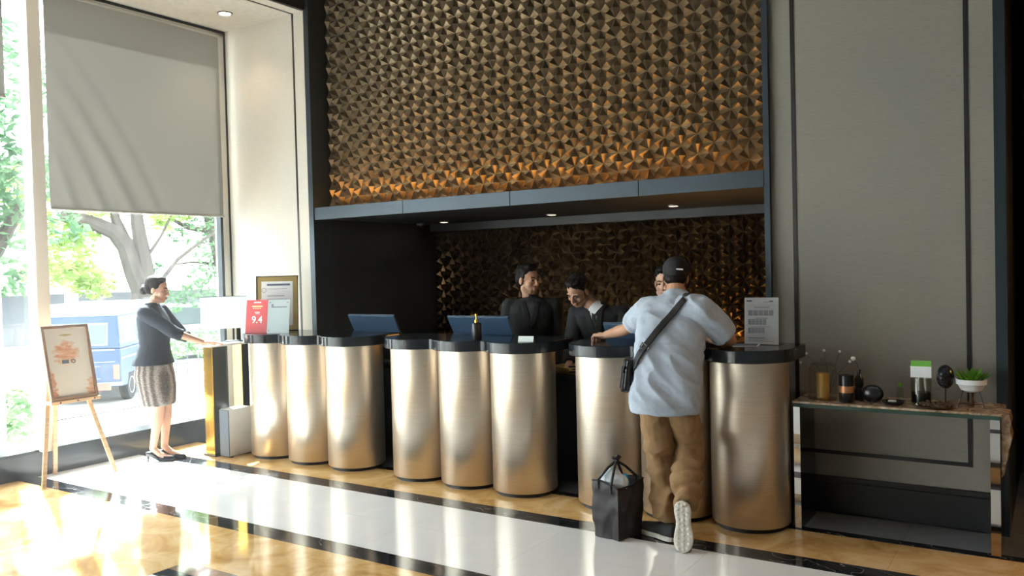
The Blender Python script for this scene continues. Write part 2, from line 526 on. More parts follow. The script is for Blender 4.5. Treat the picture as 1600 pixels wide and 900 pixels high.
for y0, y1, mm, L, xs in rows:
    me = MB().box(0, L - 0.0012, 0, y1 - y0 - 0.0012, -0.012, 0).mesh('floor_tile', mm)
    x = xs
    while x < (0.9 if y0 != 2.00 else -4.2):
        t = piece('tile', me, floor, (x, y0, 0))
        x += L
    if y0 != 2.00:
        MB().box(x, 3.5, y0, y1, -0.012, 0).build('outer_band', mm, floor)

# ---- ceilings and outer walls
struct(MB().box(-5.88, 3.5, -6.0, 8.6, 4.60, 4.70).build('ceiling', 'ceiling_dark'), 'dark lobby ceiling', 'ceiling')
sf = struct(MB().box(-7.25, -5.88, -6.0, 5.75, 4.085, 4.20).build('ceiling_left', 'linen_light'), 'lowered pale ceiling strip along the windows', 'ceiling')
box('inlay', 'trim_dark', (-6.07, -6.05, -6.0, 5.60, 4.081, 4.0855), sf)
struct(box('trim_1', 'ceiling_dark', (-5.90, -5.86, -6.0, 5.57, 4.075, 4.6)), 'dark edge above the lowered ceiling strip', 'trim')
struct(box('wall_front', 'linen', (-7.25, 3.5, -6.1, -6.0, 0, 4.7)), 'linen covered wall across the lobby', 'wall')
struct(box('wall_right', 'linen', (3.5, 3.6, -6.1, 8.6, 0, 4.7)), 'linen covered side wall of the lobby', 'wall')

# ---- left pier, right pier
pl = struct(box('wall_back_left', 'linen_light', (-7.05, -5.88, 5.60, 5.80, 0, 4.085)), 'pale wallpapered pier beside the window', 'wall')
box('inlay', 'trim_dark', (-6.07, -6.05, 5.596, 5.602, 0.23, 4.085), pl)
box('base_board', 'granite', (-7.05, -5.88, 5.58, 5.60, 0, 0.23), pl)
pr = struct(box('wall_back_right', 'linen', (-1.577, -0.295, 5.60, 5.80, 0, 4.6)), 'grey linen wall panel behind the console table', 'wall')
for d in ((-1.44, -1.415), (-0.447, -0.423)):
    box('inlay', 'trim_dark', (d[0], d[1], 5.594, 5.602, 0.375, 4.35), pr)
for z in (0.375, 4.33):
    box('inlay', 'trim_dark', (-1.415, -0.447, 5.594, 5.602, z, z + 0.024), pr)
bb = struct(MB().box(-1.577, -0.295, 5.575, 5.60, 0, 0.20).box(-1.577, -0.295, 5.582, 5.60, 0.20, 0.235).build('baseboard_back', 'trim_dark', bevel=0.003), 'tall black baseboard under the linen panel', 'baseboard')
struct(MB().box(-5.88, -5.82, 5.565, 5.80, 0, 4.6).build('trim_2', 'blue_metal'), 'bluish metal edge left of the reception niche', 'trim')
struct(MB().box(-1.62, -1.60, 5.58, 5.80, 0, 4.6).box(-1.60, -1.577, 5.56, 5.80, 0, 4.6).build('trim_3', 'blue_metal'), 'dark metal edge right of the reception niche', 'trim')
struct(MB().box(-0.295, -0.268, 5.57, 5.80, 0, 4.6).box(-0.268, -0.235, 5.55, 5.80, 0, 4.6).build('trim_4', 'blue_metal'), 'dark metal edge right of the linen panel', 'trim')

# ---- dark passage on the right
struct(MB().box(-0.30, -0.235, 5.80, 8.5, 0, 4.6).box(1.6, 1.7, 5.6, 8.5, 0, 4.6).box(-0.3, 1.7, 8.5, 8.6, 0, 4.6).build('wall_passage', 'niche_dark'), 'black walls of the passage beside the panel', 'wall')
struct(box('wall_back_far', 'linen', (1.7, 3.5, 5.6, 5.75, 0, 4.6)), 'linen wall beyond the passage', 'wall')
struct(box('trim_5', 'plinth', (-0.10, 1.55, 7.2, 7.3, 2.05, 2.42)), 'dark grey fascia board inside the passage', 'trim')

# ---- reception niche
struct(box('wall_niche_left', 'niche_dark', (-5.95, -5.82, 5.80, 7.5, 0, 2.2)), 'black side wall of the reception niche', 'wall')
struct(box('wall_niche_right', 'niche_dark', (-1.60, -1.50, 5.80, 7.5, 0, 2.2)), 'black right side wall of the reception niche', 'wall')
struct(box('ceiling_niche', 'niche_dark', (-5.82, -1.60, 5.60, 7.5, 2.125, 2.20)), 'black lowered ceiling over the reception clerks', 'ceiling')
struct(box('trim_6', 'plinth', (-5.82, -1.60, 7.30, 7.37, 2.045, 2.125)), 'metal strip along the top of the niche tiles', 'trim')
bm_ = struct(MB().box(-5.82, -1.62, 5.60, 5.71, 2.122, 2.225).build('beam', 'niche_dark'), 'bluish metal beam across the reception niche', 'beam')
for a, b in ((-5.82, -4.742), (-4.738, -3.632), (-3.628, -2.522), (-2.518, -1.62)):
    box('fascia_panel', 'blue_metal', (a, b, 5.575, 5.60, 2.117, 2.232), bm_, bevel=0.002)
box('led_strip', 'warm_led', (-5.78, -1.66, 5.605, 5.64, 2.225, 2.231), bm_)

S_T = 0.145; D_T = S_T * math.sqrt(3) / 2
def tile_mesh(name, sgn, m, depth=0.040, cen=0.002):
    """one equilateral tile with six facets: raised edge midpoints, low corners and centre"""
    i = 0.9975
    cx = D_T / 3
    V = [(0, -S_T / 2), (0, S_T / 2), (D_T, 0)]
    V = [((x - cx) * i + cx, z * i) for x, z in V]
    ring = []
    for k in range(3):
        a, b = V[k], V[(k + 1) % 3]
        ring += [(a[0], a[1], 0.0), ((a[0] + b[0]) / 2, (a[1] + b[1]) / 2, depth)]
    vs = [(sgn * x, -h, z) for x, z, h in ring] + [(sgn * cx, -cen, 0)] + [(sgn * x, 0.008, z) for x, z, h in ring]
    fs = [(k, (k + 1) % 6, 6) for k in range(6)] + [(k, k + 7, (k + 1) % 6 + 7, (k + 1) % 6) for k in range(6)]
    return MB().add(vs, fs).mesh(name, m)

def tile_wall(wall, m, y, x0, x1, z0, z1, px, pz):
    mr, ml = tile_mesh('tile_right', 1, m), tile_mesh('tile_left', -1, m)
    cells = []
    k0 = int(math.floor((x0 - px) / D_T)) - 1; k1 = int(math.ceil((x1 - px) / D_T)) + 1
    for k in range(k0, k1):
        for j in range(-40, 40):
            xa = px + k * D_T; za = pz + (k % 2) * S_T / 2 + (j + 0.5) * S_T
            xb = px + (k + 1) * D_T; zb = pz + ((k + 1) % 2) * S_T / 2 + (j + 0.5) * S_T
            for mm, x, z, xl, xr in ((mr, xa, za, xa, xa + D_T), (ml, xb, zb, xb - D_T, xb)):
                if xl > x0 - D_T * 0.3 and xr < x1 + D_T * 0.3 and z > z0 - S_T * 0.4 and z < z1 + S_T * 0.4:
                    cells.append((x, z, mm))
    cells.sort(key=lambda c: c[0] ** 2 + y * y + (c[1] - 1.62) ** 2)
    for x, z, mm in cells[:300]:
        piece('wall_tile', mm, wall, (x, y, z))
    far = MB()
    for x, z, mm in cells[300:]:
        far.add([(v.co.x + x, v.co.y + y, v.co.z + z) for v in mm.vertices], [tuple(p.vertices) for p in mm.polygons])
    if far.v:
        tag(far.build('wall_tile_field', m, wall), kind='stuff')

wu = struct(box('wall_upper', 'niche_dark', (-5.95, -1.50, 5.80, 5.95, 2.2, 4.6)), 'bronze wall of faceted triangular tiles above the beam', 'wall')
tile_wall(wu, 'tile', 5.792, -5.82, -1.62, 2.25, 4.55, -2.277, 2.478)
wn = struct(box('wall_niche_back', 'niche_dark', (-5.95, -1.50, 7.40, 7.5, 0, 2.2)), 'dim faceted tile wall behind the reception clerks', 'wall')
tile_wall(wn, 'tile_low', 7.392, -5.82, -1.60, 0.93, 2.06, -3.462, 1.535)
bc = thing('back_counter', (-3.7, 7.24, 0), 'black ledge under the niche tiles behind the clerks', 'counter')
box('body', 'niche_dark', (-5.81, -1.61, 7.12, 7.34, 0, 0.84), bc)
box('ledge_top', 'stone_top', (-5.81, -1.61, 7.10, 7.34, 0.84, 0.875), bc, bevel=0.004)
box('led_strip', 'niche_led', (-3.4, -1.66, 7.318, 7.338, 0.875, 0.887), bc)

# ---- window wall
ww = struct(MB().box(-7.30, -7.05, -6.0, 5.75, 4.07, 4.7).box(-7.30, -7.05, 5.60, 5.75, 0, 4.1).build('wall_left', 'linen_light'), 'window wall of the lobby', 'wall')
sill = struct(MB().box(-7.28, -7.05, -6.0, 5.60, -0.3, 0.20).box(-7.28, -7.045, -6.0, 5.60, 0.20, 0.218).build('baseboard_left', 'granite', bevel=0.003), 'low black granite plinth under the tall windows', 'baseboard')
struct(MB().box(-7.10, -7.04, 5.505, 5.572, 0.22, 4.055).box(-7.10, -7.04, -6, 5.572, 4.03, 4.055).build('trim_7', 'linen_light'), 'pale casing around the tall windows', 'trim')
struct(MB().box(-7.11, -7.045, 5.572, 5.60, 0.22, 4.085).box(-7.11, -7.045, -6, 5.60, 4.055, 4.085).build('trim_8', 'dark_frame'), 'dark shadow gap around the window casing', 'trim')
edges = [5.475, 3.665, 1.85, 0.03, -1.79, -3.61, -5.43]
for i in range(len(edges) - 1):
    a, b = edges[i + 1], edges[i]
    w = thing('window_%d' % (i + 1), (-7.1, (a + b) / 2, 0.22), 'tall clear window pane %s' % ['with its blind half down beside the pier', 'at the picture edge beyond the white mullion', 'further along the lobby', 'past the camera', 'near the far end', 'at the far end'][i], 'window', kind='structure')
    box('pane', 'glass', (-7.10, -7.094, a + 0.03, b, 0.22, 4.02), w)
    box('head_frame', 'dark_frame', (-7.11, -7.045, a, b + 0.03, 4.0, 4.03), w)
    if i == 0:
        box('side_frame', 'dark_frame', (-7.11, -7.045, 5.475, 5.505, 0.22, 4.03), w)
    struct(box('trim_%d' % (9 + i), 'white_frame', (-7.13, -6.99, a - 0.055, a + 0.055, 0.2, 4.03), bevel=0.006), 'white window mullion %s' % ['between the two blinds', 'one bay along', 'two bays along', 'three bays along', 'four bays along', 'at the far end'][i], 'mullion')

def blind(name, y0, y1, zb, label, folds):
    nx, nz = 60, 60
    vs = []; fs = []
    for j in range(nz + 1):
        for i in range(nx + 1):
            u = i / nx; t = j / nz
            y = y0 + (y1 - y0) * u; z = zb + (4.0 - zb) * t
            d = 0.0
            if folds:
                for c, sl, wd, am in ((0.10, 0.34, 0.022, 0.014), (0.24, 0.42, 0.03, 0.020), (0.40, 0.50, 0.035, 0.022), (0.55, 0.5, 0.03, 0.012)):
                    cc = c + 0.02 - sl * t * 0.9 - 0.25 * t * t
                    fall = max(0.0, 1 - t / (0.25 + c * 1.3)) ** 1.2 * min(1, t * 10 + 0.6)
                    d += am * fall * math.exp(-((u - cc) / wd) ** 2) - 0.6 * am * fall * math.exp(-((u - cc - wd * 1.6) / wd) ** 2)
                for c, sl, wd, am in ((0.93, -0.35, 0.02, 0.010), (0.84, -0.45, 0.025, 0.010)):
                    cc = c - sl * t
                    fall = max(0.0, 1 - t / 0.3)
                    d += am * fall * math.exp(-((u - cc) / wd) ** 2)
                d += 0.006 * noise.noise(Vector((u * 2.2, t * 2.2, 1.7)))
            vs.append((-6.985 + d, y, z))
    for j in range(nz):
        for i in range(nx):
            q = j * (nx + 1) + i
            fs.append((q, q + 1, q + nx + 2, q + nx + 1))
    r = thing(name, (-6.985, (y0 + y1) / 2, zb), label, 'blind', 'grey roller blinds on the tall windows')
    ob = MB().add(vs, fs).build('blind_fabric', 'blind', r, smooth=True)
    MB().tube([(-6.98, y0, zb), (-6.98, y1, zb)], 0.010, 10).build('hem_bar', 'blind_bar', r, smooth=True)
    MB().tube([(-7.0, y0, 4.01), (-7.0, y1, 4.01)], 0.022, 10).build('roller_tube', 'blind_bar', r, smooth=True)
blind('roller_blind', 3.745, 5.468, 2.21, 'wide grey roller blind with slanting creases beside the pale pier', True)
blind('roller_blind', 1.93, 3.42, 3.08, 'grey roller blind raised higher, cut by the left picture edge', False)
blind('roller_blind', 0.12, 1.74, 3.0, 'grey roller blind one bay before the raised one', False)
for q, (a, b) in enumerate(((-1.70, -0.05), (-3.52, -1.88), (-5.34, -3.70))):
    blind('roller_blind', a, b, 2.9, 'grey roller blind behind the camera, %s' % ['third bay', 'fourth bay', 'fifth bay'][q], False)

# ---- ceiling lamps
def downlight(x, y, z, r, label, power, col=(1, 0.78, 0.52), size=1.9, glow='lamp_glow', lip=0.008):
    d = thing('downlight', (x, y, z), label, 'downlight', 'recessed downlights')
    MB().lathe([(r * 1.28, -0.001), (r * 1.28, -lip), (r, -lip * 1.3), (r, -0.002)], (x, y, z), 24).build('ring', 'lamp_ring', d, smooth=True)
    MB().lathe([(r * 0.98, -0.003), (r * 0.98, -0.0045), (0.0001, -0.0045)], (x, y, z), 24).build('lens', glow, d, smooth=True)
    l = bpy.data.lights.new('downlight_beam', 'SPOT')
    l.energy = power; l.color = col; l.spot_size = size; l.spot_blend = 0.8; l.shadow_soft_size = r
    lo = bpy.data.objects.new('downlight_beam', l); COL.objects.link(lo)
    lo.location = (x, y, z - 0.03); attach(lo, d)
downlight(-6.53, 5.20, 4.085, 0.055, 'bright round downlight in the pale ceiling above the blind', 14)
downlight(-5.35, 6.95, 2.125, 0.04, 'dim niche downlight nearest the black side wall', 3)
downlight(-4.02, 6.9, 2.125, 0.04, 'middle downlight in the black niche ceiling', 5)
downlight(-2.74, 6.77, 2.125, 0.04, 'niche downlight above the customer, brightest under the beam', 7)
for x, y, w in ((-4.6, 3.6, 'in front of the desk nearest the window'), (-2.9, 3.6, 'in front of the middle desk'), (-1.2, 3.6, 'in front of the console table'), (-3.6, 1.0, 'over the middle of the lobby'), (-0.6, 1.0, 'over the near end of the lobby'), (1.0, 4.0, 'near the dark passage')):  # unseen lamps, added because the lobby needed more light
    downlight(x, y, 4.6, 0.07, 'lobby downlight in the dark ceiling ' + w, 30, (1, 0.88, 0.74))

def added_lamp(x, y, z):
    t = thing('wall_lamp', (x, y, z), 'warm wall lamp in the passage beyond the picture edge', 'lamp')
    MB().box(x - 0.05, x + 0.05, y + 0.05, y + 0.07, z - 0.09, z + 0.09).build('back_plate', 'gold_metal', t)
    MB().lathe([(0.05, -0.10), (0.065, 0.10)], (x, y, z), 20).build('shade', 'lamp_ring', t, smooth=True)
    MB().ball((x, y - 0.085, z), 0.028, 12).build('bulb', 'warm_led', t, smooth=True)
    l = bpy.data.lights.new('lamp_glow', 'POINT'); l.energy = 22; l.color = (1, 0.5, 0.16); l.shadow_soft_size = 0.05
    o = bpy.data.objects.new('lamp_glow', l); COL.objects.link(o); o.location = (x, y - 0.15, z); attach(o, t)
added_lamp(1.1, 5.74, 1.75)  # unseen lamp, added to give the customer a warm rim from the right
struct(box('wall_back_side', 'linen', (0.75, 1.7, 5.81, 5.90, 0, 4.6)), 'linen wall returning beside the passage', 'wall')

# ================================================================== RECEPTION DESKS
def desk_outline(cs, r, yc, yb, n=90):
    xs = np.linspace(cs[0] - r, cs[-1] + r, n)
    t = 0.5 - 0.5 * np.cos(np.linspace(0, PI, n)); xs = cs[0] - r + (cs[-1] - cs[0] + 2 * r) * t
    pts = []
    for x in xs:
        s = sum(max(0.0, r * r - (x - c) ** 2) ** 3 for c in cs) ** (1 / 6)
        pts.append((x, yc - s))
    rb = 0.06
    pts += [(cs[-1] + r, yb - rb), (cs[-1] + r - 0.018, yb - 0.018), (cs[-1] + r - rb, yb), (cs[0] - r + rb, yb), (cs[0] - r + 0.018, yb - 0.018), (cs[0] - r, yb - rb)]
    return pts

def desk(cs, label):
    yc = 5.12
    d = thing('reception_desk', (cs[1], yc, 0), label, 'desk', 'black topped reception desks')
    for c in cs:
        MB().lathe([(0.2345, 0.028), (0.237, 0.032), (0.237, 1.018), (0.234, 1.022)], (c, yc, 0), 72).build('drum', 'bronze', d, smooth=True)
    for c in cs:
        MB().lathe([(0.215, 0.0), (0.215, 0.03)], (c, yc, 0), 48).build('plinth', 'plinth', d, smooth=True)
    MB().prism(desk_outline(cs, 0.282, yc, 5.43), 1.022, 1.10).build('countertop', 'stone_top', d, bevel=0.006)
    MB().box(cs[0] - 0.02, cs[2] + 0.02, 5.30, 5.40, 0.0, 1.022).build('back_panel', 'niche_dark', d)
    return d
desk((-5.88, -5.402, -4.924), 'reception desk of three bronze drums nearest the window, carrying the red sign')
desk((-4.21, -3.735, -3.257), 'middle reception desk of three bronze drums with soap dispenser on top')
desk((-2.55, -2.075, -1.60), 'reception desk of bronze drums where the customer leans')

wc = thing('work_counter', (-3.7, 5.65, 0), 'long low black work counter behind the three bronze desks', 'counter')
box('front_panel', 'niche_dark', (-5.78, -1.72, 5.47, 5.50, 0.02, 0.78), wc)
box('carcass', 'niche_dark', (-5.76, -1.74, 5.50, 5.82, 0.02, 0.77), wc)
box('worktop', 'stone_top', (-5.80, -1.70, 5.45, 5.84, 0.78, 0.81), wc, bevel=0.003)

# ================================================================== THINGS ON THE DESKS
def frame_mx(p, yaw, lean=0.0):
    return Matrix.Translation(p) @ Matrix.Rotation(yaw, 4, 'Z') @ Matrix.Rotation(-lean, 4, 'X')

def strips(mx, rects, name, m, parent, y=-0.0012, d=0.0009):
    if len(rects) <= 5:
        for x0, x1, z0, z1 in rects:
            MB().box(x0, x1, y, y + d, z0, z1, mx=mx).build(name, m, parent)
        return
    b = MB()
    for x0, x1, z0, z1 in rects:
        b.box(x0, x1, y, y + d, z0, z1, mx=mx)
    return tag(b.build(name, m, parent), kind='stuff')

def text_mesh(txt, size, mx, name, m, parent, bold=0.0):
    cu = bpy.data.curves.new('lettering', 'FONT')
    cu.body = txt; cu.size = size; cu.align_x = 'CENTER'; cu.align_y = 'CENTER'; cu.offset = bold; cu.extrude = 0.0004
    tmp = bpy.data.objects.new('lettering', cu); COL.objects.link(tmp)
    me = bpy.data.meshes.new_from_object(tmp.evaluated_get(bpy.context.evaluated_depsgraph_get()))
    bpy.data.objects.remove(tmp); bpy.data.curves.remove(cu)
    me.transform(mx @ Matrix.Rotation(PI / 2, 4, 'X'))
    me.materials.clear(); me.materials.append(MT[m])
    o = bpy.data.objects.new(name, me); COL.objects.link(o); attach(o, parent)
    return o

# red rating sign
p = (-5.978, 4.985, 1.1005); mx = frame_mx(p, math.radians(20), 0.16)
t = thing('rating_sign', p, 'small red sign reading 9.4, standing on the desk nearest the window', 'sign')
MB().box(-0.108, 0.108, 0, 0.006, 0, 0.297, mx=mx).build('red_board', 'red_sign', t, bevel=0.001)
MB().box(-0.112, -0.1075, -0.001, 0.008, 0, 0.30, mx=mx).box(0.1075, 0.114, -0.001, 0.008, 0, 0.30, mx=mx).box(-0.112, 0.114, -0.001, 0.008, 0.2965, 0.302, mx=mx).build('holder_edge', 'acrylic', t)
MB().box(-0.08, 0.08, 0.012, 0.10, 0, 0.004, mx=frame_mx(p, math.radians(20))).build('foot', 'acrylic', t)
text_mesh('9.4', 0.088, mx @ Matrix.Translation((0.004, -0.004, 0.115)), 'rating_number', 'print_white', t, 0.0018)
strips(mx, [(-0.035, 0.035, 0.268, 0.278), (-0.022, 0.026, 0.182, 0.188), (-0.018, 0.022, 0.169, 0.174)], 'lettering_line', 'print_white', t)
strips(mx, [(-0.052, 0.052, 0.232, 0.244), (-0.044, -0.030, 0.216, 0.224), (-0.022, -0.008, 0.216, 0.224), (0.0, 0.014, 0.216, 0.224), (0.022, 0.036, 0.216, 0.224)], 'yellow_band', 'print_yellow', t)
# pale certificate
p = (-5.755, 5.035, 1.1005); mx = frame_mx(p, math.radians(22), 0.16)
t = thing('certificate_stand', p, 'pale certificate in a clear stand right beside the red sign', 'sign')
MB().box(-0.105, 0.105, 0.002, 0.006, 0, 0.297, mx=mx).build('sheet', 'pale_paper', t)
MB().box(-0.113, 0.113, -0.003, 0.001, 0, 0.306, mx=mx).build('acrylic_front', 'acrylic', t)
MB().box(-0.113, 0.113, 0.012, 0.10, 0, 0.004, mx=frame_mx(p, math.radians(22))).build('acrylic_foot', 'acrylic', t)
strips(mx, [(-0.07, 0.078, 0.226, 0.236), (-0.07, -0.052, 0.240, 0.256)], 'heading', 'print_grey', t, y=0.0005)
strips(mx, [(-0.09, -0.075, 0.268, 0.276), (0.075, 0.09, 0.268, 0.276), (-0.09, -0.084, 0.012, 0.03)] , 'corner_mark', 'print_grey', t, y=0.0005)
# gold framed certificate
p = (-5.985, 5.235, 1.1005); mx = frame_mx(p, math.radians(36), 0.10)
t = thing('framed_certificate', p, 'large certificate in a broad gold mount with thin dark frame, behind the red sign', 'picture frame')
MB().box(-0.19, -0.184, -0.006, 0.016, 0, 0.505, mx=mx).box(0.184, 0.19, -0.006, 0.016, 0, 0.505, mx=mx).box(-0.19, 0.19, -0.006, 0.016, 0.499, 0.505, mx=mx).box(-0.19, 0.19, -0.006, 0.016, 0, 0.006, mx=mx).build('frame', 'steel_dark', t)
MB().box(-0.184, 0.184, 0.002, 0.014, 0.006, 0.499, mx=mx).build('gold_mount', 'gold_frame', t)
MB().box(-0.142, 0.142, 0.0, 0.003, 0.05, 0.455, mx=mx).build('sheet', 'white_paper', t)
strips(mx, [(-0.092, 0.118, 0.415, 0.432)], 'heading', 'print_dark', t)
strips(mx, [(-0.09, 0.09, 0.385, 0.389), (-0.09, 0.065, 0.318, 0.325), (-0.09, 0.09, 0.290, 0.293), (-0.09, 0.09, 0.262, 0.265)], 'text_lines', 'print_grey', t)
b = MB()
for k in range(20):
    a, c = 2 * PI * k / 20, 2 * PI * (k + 1) / 20
    b.add([mx @ Vector((-0.118 + r_ * math.cos(q), -0.0012, 0.375 + r_ * math.sin(q))) for r_, q in ((0.022, a), (0.022, c), (0.018, c), (0.018, a))], [(0, 1, 2, 3)])
b.build('round_seal', 'print_grey', t)

# monitors seen from the back
def monitor(cx, label, w=0.54, top=1.235, y_top=5.47, skew=0.0, m='screen_back'):
    H = 0.33; lean = -0.50
    r = thing('monitor', (cx, 5.64, 0.81), label, 'monitor', 'blue monitors on the work counter')
    mx = frame_mx((cx, y_top + H * math.sin(-lean), top - H * math.cos(lean)), skew, lean)
    MB().box(-w / 2, w / 2, 0, 0.018, 0, H, mx=mx).build('back_shell', m, r, bevel=0.006)
    MB().box(-w / 2 + 0.01, w / 2 - 0.01, 0.018, 0.0205, 0.012, H - 0.01, mx=mx).build('screen', 'black_plastic', r)
    MB().box(-w / 2 - 0.001, w / 2 + 0.001, 0.012, 0.0185, H - 0.003, H + 0.0015, mx=mx).build('top_edge', 'grey_plastic', r)
    MB().box(-0.05, 0.05, -0.03, 0.0, 0.05, 0.15, mx=mx).build('mount', 'black_plastic', r, bevel=0.004)
    q = mx @ Vector((0, -0.02, 0.10))
    MB().tube([(cx, 5.62, 0.82), (cx, 5.62, 0.88), q], 0.018, 10).build('stand', 'black_plastic', r, smooth=True)
    MB().box(cx - 0.11, cx + 0.11, 5.56, 5.74, 0.81, 0.822).build('base', 'black_plastic', r, bevel=0.003)
    return r
monitor(-5.06, 'blue backed monitor tilted behind the desk nearest the window')
monitor(-3.91, 'blue backed monitor behind the black soap dispenser', w=0.60)
monitor(-2.50, 'blue backed monitor partly hidden behind the customer', w=0.56, top=1.20)

# soap dispenser
x, y = -3.618, 5.06
t = thing('soap_dispenser', (x, y, 1.1), 'black pump bottle with gold pump on the middle desk', 'dispenser')
MB().lathe([(0.034, 0.0), (0.036, 0.004), (0.036, 0.110), (0.032, 0.118), (0.016, 0.122)], (x, y, 1.1002), 28).build('bottle', 'black_plastic', t, smooth=True)
MB().lathe([(0.015, 0.118), (0.015, 0.142), (0.007, 0.145), (0.006, 0.172), (0.011, 0.174), (0.010, 0.186), (0.0001, 0.187)], (x, y, 1.1002), 18).tube([(x, y, 1.279), (x - 0.028, y - 0.018, 1.281), (x - 0.036, y - 0.022, 1.274)], 0.0048, 8).build('pump', 'gold_metal', t, smooth=True)
box('label_patch', 'print_grey', (x - 0.0362, x - 0.034, y - 0.014, y + 0.006, 1.15, 1.17), t)
# name plate
mx = frame_mx((-3.128, 4.96, 1.1005), math.radians(10), 0.3)
t = thing('desk_sign', (-3.128, 4.96, 1.1), 'small blank cream nameplate on the middle desk before the standing clerk', 'sign')
MB().box(-0.058, 0.058, 0, 0.004, 0, 0.042, mx=mx).build('plate', 'pale_paper', t, bevel=0.001)
MB().prism([(0.002, 0), (0.035, 0), (0.014, 0.036)], -0.056, 0.056, mx=Matrix.Translation((-3.128, 4.96, 1.1005)) @ Matrix.Rotation(math.radians(10), 4, 'Z') @ Matrix(((0, 0, 1, 0), (1, 0, 0, 0), (0, 1, 0, 0), (0, 0, 0, 1)))).build('wedge', 'gold_frame', t)
# paper sign on the right desk
p = (-1.555, 5.24, 1.1005); mx = frame_mx(p, math.radians(4), 0.07)
t = thing('paper_notice', p, 'white printed notice in a clear stand at the counter end beside the linen wall', 'sign')
MB().box(-0.105, 0.105, 0.002, 0.005, 0.003, 0.297, mx=mx).build('sheet', 'white_paper', t)
MB().box(-0.112, 0.116, -0.002, 0.001, 0, 0.30, mx=mx).build('acrylic_front', 'acrylic', t)
MB().box(-0.112, 0.116, 0.014, 0.09, 0, 0.004, mx=frame_mx(p, math.radians(4))).build('acrylic_foot', 'acrylic', t)
rc = []
for z0, n, w in ((0.185, 4, 0.16), (0.128, 4, 0.115), (0.075, 4, 0.105)):
    for k in range(n):
        for c in range(5):
            a = -0.082 + w * c / 5
            rc.append((a, a + w / 5 * 0.86, z0 + k * 0.0085, z0 + k * 0.0085 + 0.0055))
rc += [(-0.045, 0.05, 0.234, 0.238), (-0.09, 0.09, 0.247, 0.248), (-0.04, 0.04, 0.166, 0.169), (-0.06, 0.05, 0.112, 0.114), (-0.082, 0.04, 0.03, 0.032), (-0.082, 0.08, 0.022, 0.024), (-0.082, 0.02, 0.04, 0.046), (0.015, 0.05, 0.267, 0.270)]
strips(mx, rc, 'text_lines', 'print_grey', t, y=0.0005)
strips(mx, [(-0.092, -0.058, 0.272, 0.280), (0.05, 0.072, 0.270, 0.276)], 'letterhead', 'print_dark', t, y=0.0005)
# leaflet and papers
t = thing('leaflet', (-1.62, 5.16, 1.1), 'thin folded leaflet with dark edge under the white notice', 'leaflet')
MB().box(-0.085, 0.07, -0.05, 0.07, 0.0, 0.003, mx=Matrix.Translation((-1.62, 5.16, 1.1005)) @ Matrix.Rotation(0.2, 4, 'Z')).build('sheet', 'white_paper', t)
MB().box(-0.083, 0.06, -0.045, 0.068, 0.003, 0.006, mx=Matrix.Translation((-1.62, 5.16, 1.1005)) @ Matrix.Rotation(0.22, 4, 'Z')).build('cover', 'print_dark', t)
# tray with cable on the work counter between the desks
t = thing('wooden_tray', (-3.10, 5.60, 0.81), 'round gold coloured tray on the low counter between middle and right desks', 'tray')
MB().lathe([(0.0001, 0.0), (0.14, 0.0), (0.17, 0.03), (0.175, 0.05), (0.166, 0.05), (0.135, 0.012), (0.0001, 0.012)], (-3.10, 5.63, 0.811), 32).build('dish', 'gold_frame', t, smooth=True)
t = thing('headset_cable', (-3.0, 5.50, 0.81), 'coiled black cable lying in front of the gold tray', 'cable')
MB().tube([(-3.02 + 0.09 * math.cos(k * 0.7) * (1 - k * 0.012), 5.505 + 0.035 * math.sin(k * 0.7), 0.818 + 0.0022 * k) for k in range(30)], 0.007, 6).build('cable', 'black_plastic', t, smooth=True)
t = thing('receipt_roll', (-4.60, 5.55, 0.81), 'white paper slip on a small printer in the gap between desks', 'printer')
box('printer_body', 'black_plastic', (-4.86, -4.70, 5.50, 5.66, 0.811, 0.94), t, bevel=0.01)
box('paper_slip', 'white_paper', (-4.83, -4.72, 5.50, 5.51, 0.945, 0.985), t)
box('paper_feed', 'grey_plastic', (-4.84, -4.71, 5.51, 5.56, 0.935, 0.95), t)

# ================================================================== SIDE STAND, SMALL TOWER, PALE MONITOR
t = thing('monitor_stand', (-6.39, 5.0, 0), 'slim black and gold pedestal stand before the woman at the window', 'stand')
for y0, y1 in ((4.775, 4.93), (5.10, 5.25)):
    box('leg', 'black_plastic', (-6.448, -6.33, y0 + 0.006, y1, 0.02, 0.984), t, bevel=0.003)
    box('gold_facing', 'gold_metal', (-6.449, -6.329, y0, y0 + 0.008, 0.02, 0.984), t)
box('base', 'black_plastic', (-6.47, -6.30, 4.76, 5.28, 0.0, 0.02), t, bevel=0.003)
box('glass_top', 'white_plastic', (-6.52, -6.27, 4.72, 5.33, 0.984, 1.0), t, bevel=0.004)
mx = frame_mx((-6.50, 5.06, 1.0), math.radians(50), 0.05)
t = thing('monitor', (-6.5, 5.06, 1.0), 'pale bright monitor on the stand beside the window', 'monitor')
MB().box(-0.21, 0.20, 0, 0.02, 0.125, 0.425, mx=mx).build('lit_screen', 'screen_pale', t, bevel=0.006)
MB().box(-0.21, 0.20, -0.002, 0.006, 0.421, 0.427, mx=mx).build('top_edge', 'grey_plastic', t)
MB().box(0.10, 0.14, 0.022, 0.036, 0.0, 0.20, mx=mx).build('neck', 'black_plastic', t)
MB().box(0.0, 0.19, -0.03, 0.10, 0.001, 0.012, mx=mx).build('foot', 'grey_plastic', t, bevel=0.003)
t = thing('computer_tower', (-6.21, 4.91, 0), 'small slate and white computer case on the floor under the stand', 'computer')
box('front_panel', 'grey_plastic', (-6.272, -6.15, 4.79, 4.80, 0.012, 0.425), t, bevel=0.004)
box('case', 'white_plastic', (-6.272, -6.15, 4.80, 5.04, 0.01, 0.43), t, bevel=0.008)
for yy in (4.81, 5.0):
    box('foot', 'black_plastic', (-6.265, -6.157, yy, yy + 0.03, 0, 0.012), t)

